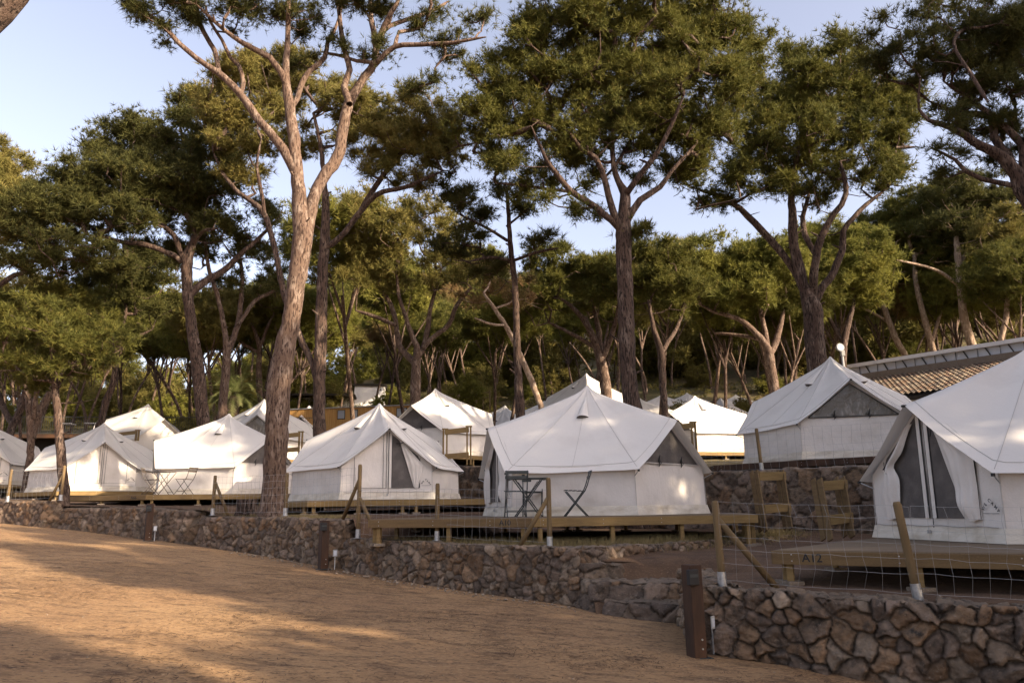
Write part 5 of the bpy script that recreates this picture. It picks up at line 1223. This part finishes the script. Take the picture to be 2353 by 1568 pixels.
# ------------------------------------------------------------------ palm
q = at(533, 965, 36.5); rt_ = empty('palm_tree', (q[0], q[1], ground(q[0], q[1]) - .1), 0, 'feathery pale green palm behind the second row of tents', 'palm'); hz_ = q[2] + 1.15 - rt_.location[2]
v = MB(); v.tube([(0, 0, 0), (.05, 0, hz_ * .5), (0, .05, hz_)], [.30, .26, .30], 12); v.build('trunk', M['bark'], rt_, smooth=True)
g = np.random.default_rng(9); Vs = []; 
for i in range(46):
    az = i * 2.39996; el = R(78 - 85 * (i / 46)); L = 1.9 + .5 * g.random(); P = []
    dv = np.array([math.cos(az) * math.cos(el), math.sin(az) * math.cos(el), math.sin(el)]); p = np.array([0, 0, hz_])
    for k in range(14):
        P.append(p.copy()); p = p + dv * L / 13; dv = dv + np.array([0, 0, -.10 - .02 * k * .5]); dv /= np.linalg.norm(dv)
    P = np.array(P)
    for k in range(2, 13):
        for e in range(3):
            a = P[k] + (P[k + 1 if k < 13 else k] - P[k]) * e / 3; tn = P[min(k + 1, 13)] - P[k - 1]; tn /= np.linalg.norm(tn); sd = np.cross(tn, [0, 0, 1]); sd /= np.linalg.norm(sd) + 1e-6
            for s in (-1, 1):
                dd = sd * s * .75 + tn * .8 + np.array([0, 0, -.15]) + g.normal(size=3) * .08; dd /= np.linalg.norm(dd); Lf = .42 * (1 - abs(k - 6) / 11); wv = tn * .018
                Vs += [a - wv, a + wv, a + dd * Lf]
    arr0 = None
Vs = np.array(Vs); np_mesh('fronds', Vs, np.arange(len(Vs)).reshape(-1, 3), M['palm'], rt_)

# ------------------------------------------------------------------ buildings and structures behind
def local_box(mb, c, size, col=None, rz=0): mb.box(c, size, rz, col=col)
# clad cabin
a, b = at(640, 941, 47), at(955, 931, 45.5); L = math.hypot(b[0] - a[0], b[1] - a[1]); rz = math.atan2(b[1] - a[1], b[0] - a[0])
zt = (a[2] + b[2]) / 2; Hc = 2.5; rt_ = empty('timber_cabin', (a[0], a[1], zt - Hc), rz, 'low flat roofed cabin clad in upright golden boards behind the tents', 'cabin')
v = MB(); v.box((L / 2, 1.8, Hc / 2), (L, 3.5, Hc)); cb = v.build('wall', M['darkboard'], rt_)
v = MB(); n = int(L / .14)
for k in range(n): v.box((.07 + k * L / n, .03 - .006 * (k % 3), Hc / 2), (L / n - .012, .03, Hc))
v.build('cladding', M['cladding'], rt_)
v = MB(); v.box((L / 2, 1.8, Hc + .03), (L + .1, 3.7, .06)); v.build('roof', M['steel'], rt_)
for pxx, ww in ((787, .42), (819, .26), (924, .6)):
    t = (pxx - 640) / 315 * L; v = MB(); v.box((t, .01, Hc - .42), (ww + .08, .05, .58)); wf = v.build('window', M['darkboard'], rt_); v = MB(); v.box((t, -.02, Hc - .42), (ww, .02, .50)); v.build('pane', M['paneglass'], wf)
# white house
q = at(790, 925, 62); rt_ = empty('white_house', (q[0] - 4, q[1], q[2] - 2.7), .15, 'white rendered house glimpsed between trunks above the clad cabin', 'house')
v = MB(); v.box((2, 2, 1.6), (5, 4, 3.2)); v.build('wall', M['white'], rt_)
v = MB(); v.box((6.0, 2.6, 2.2), (2.6, 3.5, 4.4)); v.build('wall', M['white'], rt_)
v = MB(); v.box((2.0, 1.4, 3.28), (5.8, 5.6, .16)); v.build('roof', M['darkboard'], rt_)
v = MB(); v.box((6.0, 2.6, 4.48), (2.9, 3.8, .16)); v.build('roof', M['darkboard'], rt_)
for xx in (.6, 2.4, 4.0): v = MB(); v.box((xx, -.02, 1.5), (.8, .08, 1.2)); v.build('window', M['paneglass'], rt_)
# raised terrace with railing at left
a, b = at(70, 1010, 39.5), at(392, 960, 40.5); a = np.array(a); L = math.hypot(b[0] - a[0], b[1] - a[1]) + 8; rz = math.atan2(b[1] - a[1], b[0] - a[0]); zt = at(200, 996, 40)[2]
rt_ = empty('raised_terrace', (a[0] - 6, a[1] - .5, zt), rz, 'raised timber terrace with a thin metal railing behind the left tents', 'terrace'); L += 6
v = MB(); v.box((L / 2, 2, -.10), (L, 4.2, .2)); v.build('floor', M['bollard'], rt_)
v = MB(); v.box((L / 2, 1.0, -1.3), (L, .1, 2.3)); v.build('underside_shade', M['darkboard'], rt_)  # dark sheet standing in for the black shade below the floor
v = MB(); v.box((L * .80, .6, .12), (L * .36, .10, .34)); v.build('planter', M['deckold_shade'], rt_)
n = int(L / .11); v = MB()
for k in range(n): v.box((k * L / n, .02, .48), (.014, .014, .95))
v.box((L / 2, .02, .95), (L, .03, .03)); v.box((L / 2, .02, .06), (L, .02, .02)); v.build('railing', M['iron'], rt_)
for k in range(0, 9): v = MB(); v.tube([(k * L / 8.2 + .2, .2, -2.6), (k * L / 8.2 + .2, .2, -.2)], .06, 8); v.build('support_post', M['post'], rt_)
for lb, pxx, py, sx in (('white table top showing on the raised terrace, left one', 150, 972, .9), ('white table top showing on the raised terrace, right one', 215, 974, .7)):
    q = at(pxx, py, 41.5); r = empty('terrace_table', (q[0], q[1], zt + .002), .2, lb, 'table')
    v = MB(); v.box((0, 0, .72), (sx, .7, .05)); v.build('table_top', M['white'], r); v = MB(); v.box((0, 0, .35), (.08, .08, .70)); v.build('leg', M['iron'], r)
# white railing gate piece
q = at(625, 960, 40); a = at(608, 963, 41)
# post and rail fence on the hill behind
A_ = at(1035, 925, 52); B_ = at(1125, 921, 50); r = empty('rail_fence', tuple(A_), 0, 'pale post and rail fence on the slope behind the small far tents', 'fence')
for k in range(7):
    t = k / 6; p = (A_ * (1 - t) + B_ * t) - A_; v = MB(); v.tube([(p[0], p[1], p[2] - .8), (p[0], p[1], p[2] + .75)], .05, 8); v.build('post', M['post'], r)
for z in (.25, .6): v = MB(); v.tube([(0, 0, z), tuple(B_ - A_ + np.array([0, 0, z]))], .04, 8); v.build('rail', M['post'], r)
# long building with tile roof
a = np.array(at(1955, 874, 38.5)); b = np.array(at(2420, 806, 31.0)); zr = 6.15
a[2] = b[2] = 0; d = (b - a); L = float(np.linalg.norm(d)); d /= L; rz = math.atan2(d[1], d[0]); za, zb_ = at(1955, 876, 38.5)[2], at(2420, 812, 31.0)[2]; zr = (za + zb_) / 2
rt_ = empty('tiled_building', (a[0], a[1], zr), rz, 'long low building with old clay roof tiles and a glazed ridge at right', 'building')
tilt_ = (zb_ - za) / L; rt_.rotation_euler = (0, -math.atan(tilt_), rz); rt_.location = (a[0], a[1], za)
W_ = 6.4; pit = R(17); v = MB(); g = np.random.default_rng(3)
ncol = int(L / .22); nrow = 17
for c in range(ncol):
    x0 = (c + .5) * .22
    for r_ in range(nrow):
        t0 = .25 + r_ * .36; col = np.array([(.36, .22, .13), (.42, .31, .20), (.25, .15, .10), (.30, .235, .17), (.17, .13, .10), (.48, .37, .25)][int(g.integers(0, 6))]) * .42 * (.75 + .4 * g.random())
        jx = .008 * g.normal(); K = 6; vs = []
        for e, tt_, rr_, lift in ((0, t0 - .05, .078, .012), (1, t0 + .36, .098, .040)):
            for k in range(K + 1):
                an = math.pi * k / K; vs.append((x0 + jx + rr_ * math.cos(an), -tt_ * math.cos(pit), -tt_ * math.sin(pit) + rr_ * math.sin(an) * .85 + lift))
        v.add(vs, [(k, k + 1, K + 2 + k, K + 1 + k) for k in range(K)], tuple(col))
        an_ = [(x0 + jx + .078 * math.cos(math.pi * k / K), -(t0 + .36) * math.cos(pit), -(t0 + .36) * math.sin(pit) + .078 * math.sin(math.pi * k / K) * .85 + .030) for k in range(K + 1)]
        v.add(vs[K + 1:] + an_, [(k, k + 1, K + 2 + k, K + 1 + k) for k in range(K)], tuple(col * .8))
v.build('roof_tiles', M['tile'], rt_)
v = MB(); v.add([(0, -.1, -.06), (L, -.1, -.06), (L, -W_ * math.cos(pit), -W_ * math.sin(pit) - .05), (0, -W_ * math.cos(pit), -W_ * math.sin(pit) - .05), (0, -.1, -.2), (L, -.1, -.2), (L, -W_ * math.cos(pit), -W_ * math.sin(pit) - .2), (0, -W_ * math.cos(pit), -W_ * math.sin(pit) - .2)], [(0, 3, 2, 1), (4, 5, 6, 7), (0, 1, 5, 4), (1, 2, 6, 5), (2, 3, 7, 6), (3, 0, 4, 7)]); v.build('roof_deck', M['darkboard'], rt_)
v = MB(); v.box((L / 2, -W_ * .9 / 2 - .2, -3.4), (L - .4, W_ * .86, 2.8)); v.build('wall', M['white'], rt_)
v = MB(); v.box((L / 2, .0, .12), (L, .5, .34)); v.build('ridge_parapet', M['cement'], rt_)
v = MB(); v.box((L / 2, .12, .50), (L, .04, .44)); v.build('glazing', M['glass'], rt_)
for k in range(int(L / .95)):
    v = MB(); v.bar((k * .95 + .1, .06, .28), (k * .95 - .12, .06, .72), .05, .03, up=(0, 1, 0)); v.build('glazing_bar', M['iron'], rt_)
for k in range(int(L / .95)):
    v = MB(); v.bar((k * .95 + .5, .05, .28), (k * .95 + .5, .05, .74), .02, .02, up=(0, 1, 0)); v.build('stanchion', M['iron'], rt_)
v = MB(); v.box((L / 2, .15, .80), (L + .2, .55, .18), rz=0); v.build('ridge_cap', M['white'], rt_)
# floodlight
q = at(1936, 828, 29); r = empty('floodlight_pole', (q[0], q[1], q[2] - 3), 0, 'white round floodlight on a thin pole above the clear window tent peak', 'floodlight')
v = MB(); v.tube([(0, 0, 0), (0, 0, 3.25)], .05, 8); v.build('pole', M['whitemetal'], r, smooth=True)
v = MB(); v.tube([(-.09, -.10, 3.52), (-.09, .02, 3.52)], [.17, .13], 18); v.build('lamp_head', M['whitemetal'], r)
v = MB(); v.tube([(-.09, -.105, 3.52), (-.09, -.125, 3.52)], .135, 18); v.build('lens', M['glass'], r)
v = MB(); v.box((.02, 0, 3.30), (.14, .14, .22)); v.build('junction_box', M['whitemetal'], r, bev=.01)

# ------------------------------------------------------------------ litter, pebbles, grass, scrub
def scatter_needles(name, n, region, zf, L, wd, mt, kind='stuff', clump=3):
    g = np.random.default_rng(len(name)); x = region[0] + (region[1] - region[0]) * g.random(n); y = region[2] + (region[3] - region[2]) * g.random(n)
    dn = fbm(x * .9, y * .9, 31) + .5 * fbm(x * 4, y * 4, 32); k = dn > g.normal(size=n) * .22 + .16; x, y = x[k], y[k]; n = len(x)
    a = g.random(n) * 6.28; l = L * (.5 + g.random(n)); z = zf(x, y) + .006 + .006 * g.random(n)
    dx, dy = np.cos(a), np.sin(a); b0 = np.stack([x - dy * wd, y + dx * wd, z], 1); b1 = np.stack([x + dy * wd, y - dx * wd, z], 1); tp = np.stack([x + dx * l, y + dy * l, z + .004 * g.random(n)], 1)
    V = np.stack([b0, b1, tp], 1).reshape(-1, 3); return tag(np_mesh(name, V, np.arange(len(V)).reshape(-1, 3), M[mt]), kind=kind)
RZ = lambda X, Y: -1.315 - .082 * np.clip(X, -26, 26) - .006 * Y + .035 * fbm(X * .5, Y * .5, 3) + .012 * fbm(X * 3, Y * 3, 9)
o = scatter_needles('pine_needle_litter', 110000, (-12, 6, 4.8, 17), RZ, .085, .0042, 'litter'); tag(o, 'brown pine needles scattered over the dirt road', 'needle litter')
g = np.random.default_rng(12); n = 2600; x = -11 + 16 * g.random(n); y = 4.9 + 10 * g.random(n) ** 1.3; Vs = []; Fs = []; k0 = 0
ico = np.array([(0, 0, 1), (.9, 0, .3), (.28, .85, .3), (-.72, .53, .3), (-.72, -.53, .3), (.28, -.85, .3), (0, 0, -.6)]); fi = np.array([(0, 1, 2), (0, 2, 3), (0, 3, 4), (0, 4, 5), (0, 5, 1), (6, 2, 1), (6, 3, 2), (6, 4, 3), (6, 5, 4), (6, 1, 5)])
sz = .003 + .009 * g.random(n) ** 5; zz = RZ(x, y)
V = (ico[None] * (1 + .3 * g.normal(size=(n, 7, 1))) * sz[:, None, None] * np.array([1.2, 1, .6])) + np.stack([x, y, zz], 1)[:, None]
o = np_mesh('pebbles', V.reshape(-1, 3), (fi[None] + 7 * np.arange(n)[:, None, None]).reshape(-1, 3), M['pebble']); tag(o, 'small pale pebbles strewn on the dirt road', 'pebbles', kind='stuff')
W_ALL = polyd([(p[0], p[1]) for p in w2[2:5]] + [(-3.4, 15.2)] + [(p[0], p[1]) for p in w3[2:7]], 420)
n = 420; x = W_ALL[:, 0] + .12 * g.normal(size=n) - .10; y = W_ALL[:, 1] - .22 - .25 * abs(g.normal(size=n)); sz = .008 + .03 * g.random(n) ** 3; zz = RZ(x, y) + sz * .3
V = (ico[None] * (1 + .35 * g.normal(size=(n, 7, 1))) * sz[:, None, None] * np.array([1.2, 1, .7])) + np.stack([x, y, zz], 1)[:, None]
o = np_mesh('stone_chips', V.reshape(-1, 3), (fi[None] + 7 * np.arange(n)[:, None, None]).reshape(-1, 3), M['pebble']); tag(o, 'small stone chips and clods along the foot of the walls', 'stone chips', kind='stuff')
def grass_patch(name, pts, n, h, spread, mt, label):
    g = np.random.default_rng(21); P = polyd(pts, n); x = P[:, 0] + spread * g.normal(size=n); y = P[:, 1] + spread * .5 * abs(g.normal(size=n)); z = lower_z(x, y) - .01
    l = h * (.3 + g.random(n)); lean = g.normal(size=(n, 2)) * .35; w_ = .004; a = g.random(n) * 6.28
    b0 = np.stack([x - np.sin(a) * w_, y + np.cos(a) * w_, z], 1); b1 = np.stack([x + np.sin(a) * w_, y - np.cos(a) * w_, z], 1); tp = np.stack([x + lean[:, 0] * l, y + lean[:, 1] * l, z + l], 1)
    V = np.stack([b0, b1, tp], 1).reshape(-1, 3); tag(np_mesh(name, V, np.arange(len(V)).reshape(-1, 3), M[mt]), label, 'dry grass', kind='stuff')
grass_patch('dry_grass', [(-2.4, 14.6), (-.2, 13.2), (.8, 12.6), (2.4, 13.3), (3.9, 14.5), (6, 16.3)], 9000, .16, .28, 'drygrass', 'dry straw coloured grass along the edge of the A10 terrace')
grass_patch('dry_grass', [(-7.4, 19.4), (-5.9, 18.2), (-4.6, 17.2), (-3.7, 16.4)], 3500, .08, .35, 'drygrass', 'short dry grass at the foot of the tallest pine')
g = np.random.default_rng(8); n = 9000; a = (-.76 + 1.52 * g.random(n)) * .92; d = 44 + 70 * g.random(n) ** 1.2; x = d * np.tan(a); y = d
keep = fbm(x * .12, y * .12, 77) > -.08; x, y = x[keep], y[keep]; n = len(x)
rB = np.interp(np.arctan2(x, y), np.sort(ang(B)), np.hypot(B[:, 0], B[:, 1])[np.argsort(ang(B))])
z = upper_z(x, y); cl = np.stack([x, y, z + .1 + .25 * g.random(n)], 1)
V, Fq = needles(cl, .5, 6, 6, .22, .05, g, .6); tag(np_mesh('hillside_scrub', V, Fq, M['needle_olive']), 'low olive green scrub covering the slope under the pines', 'scrub', kind='stuff')
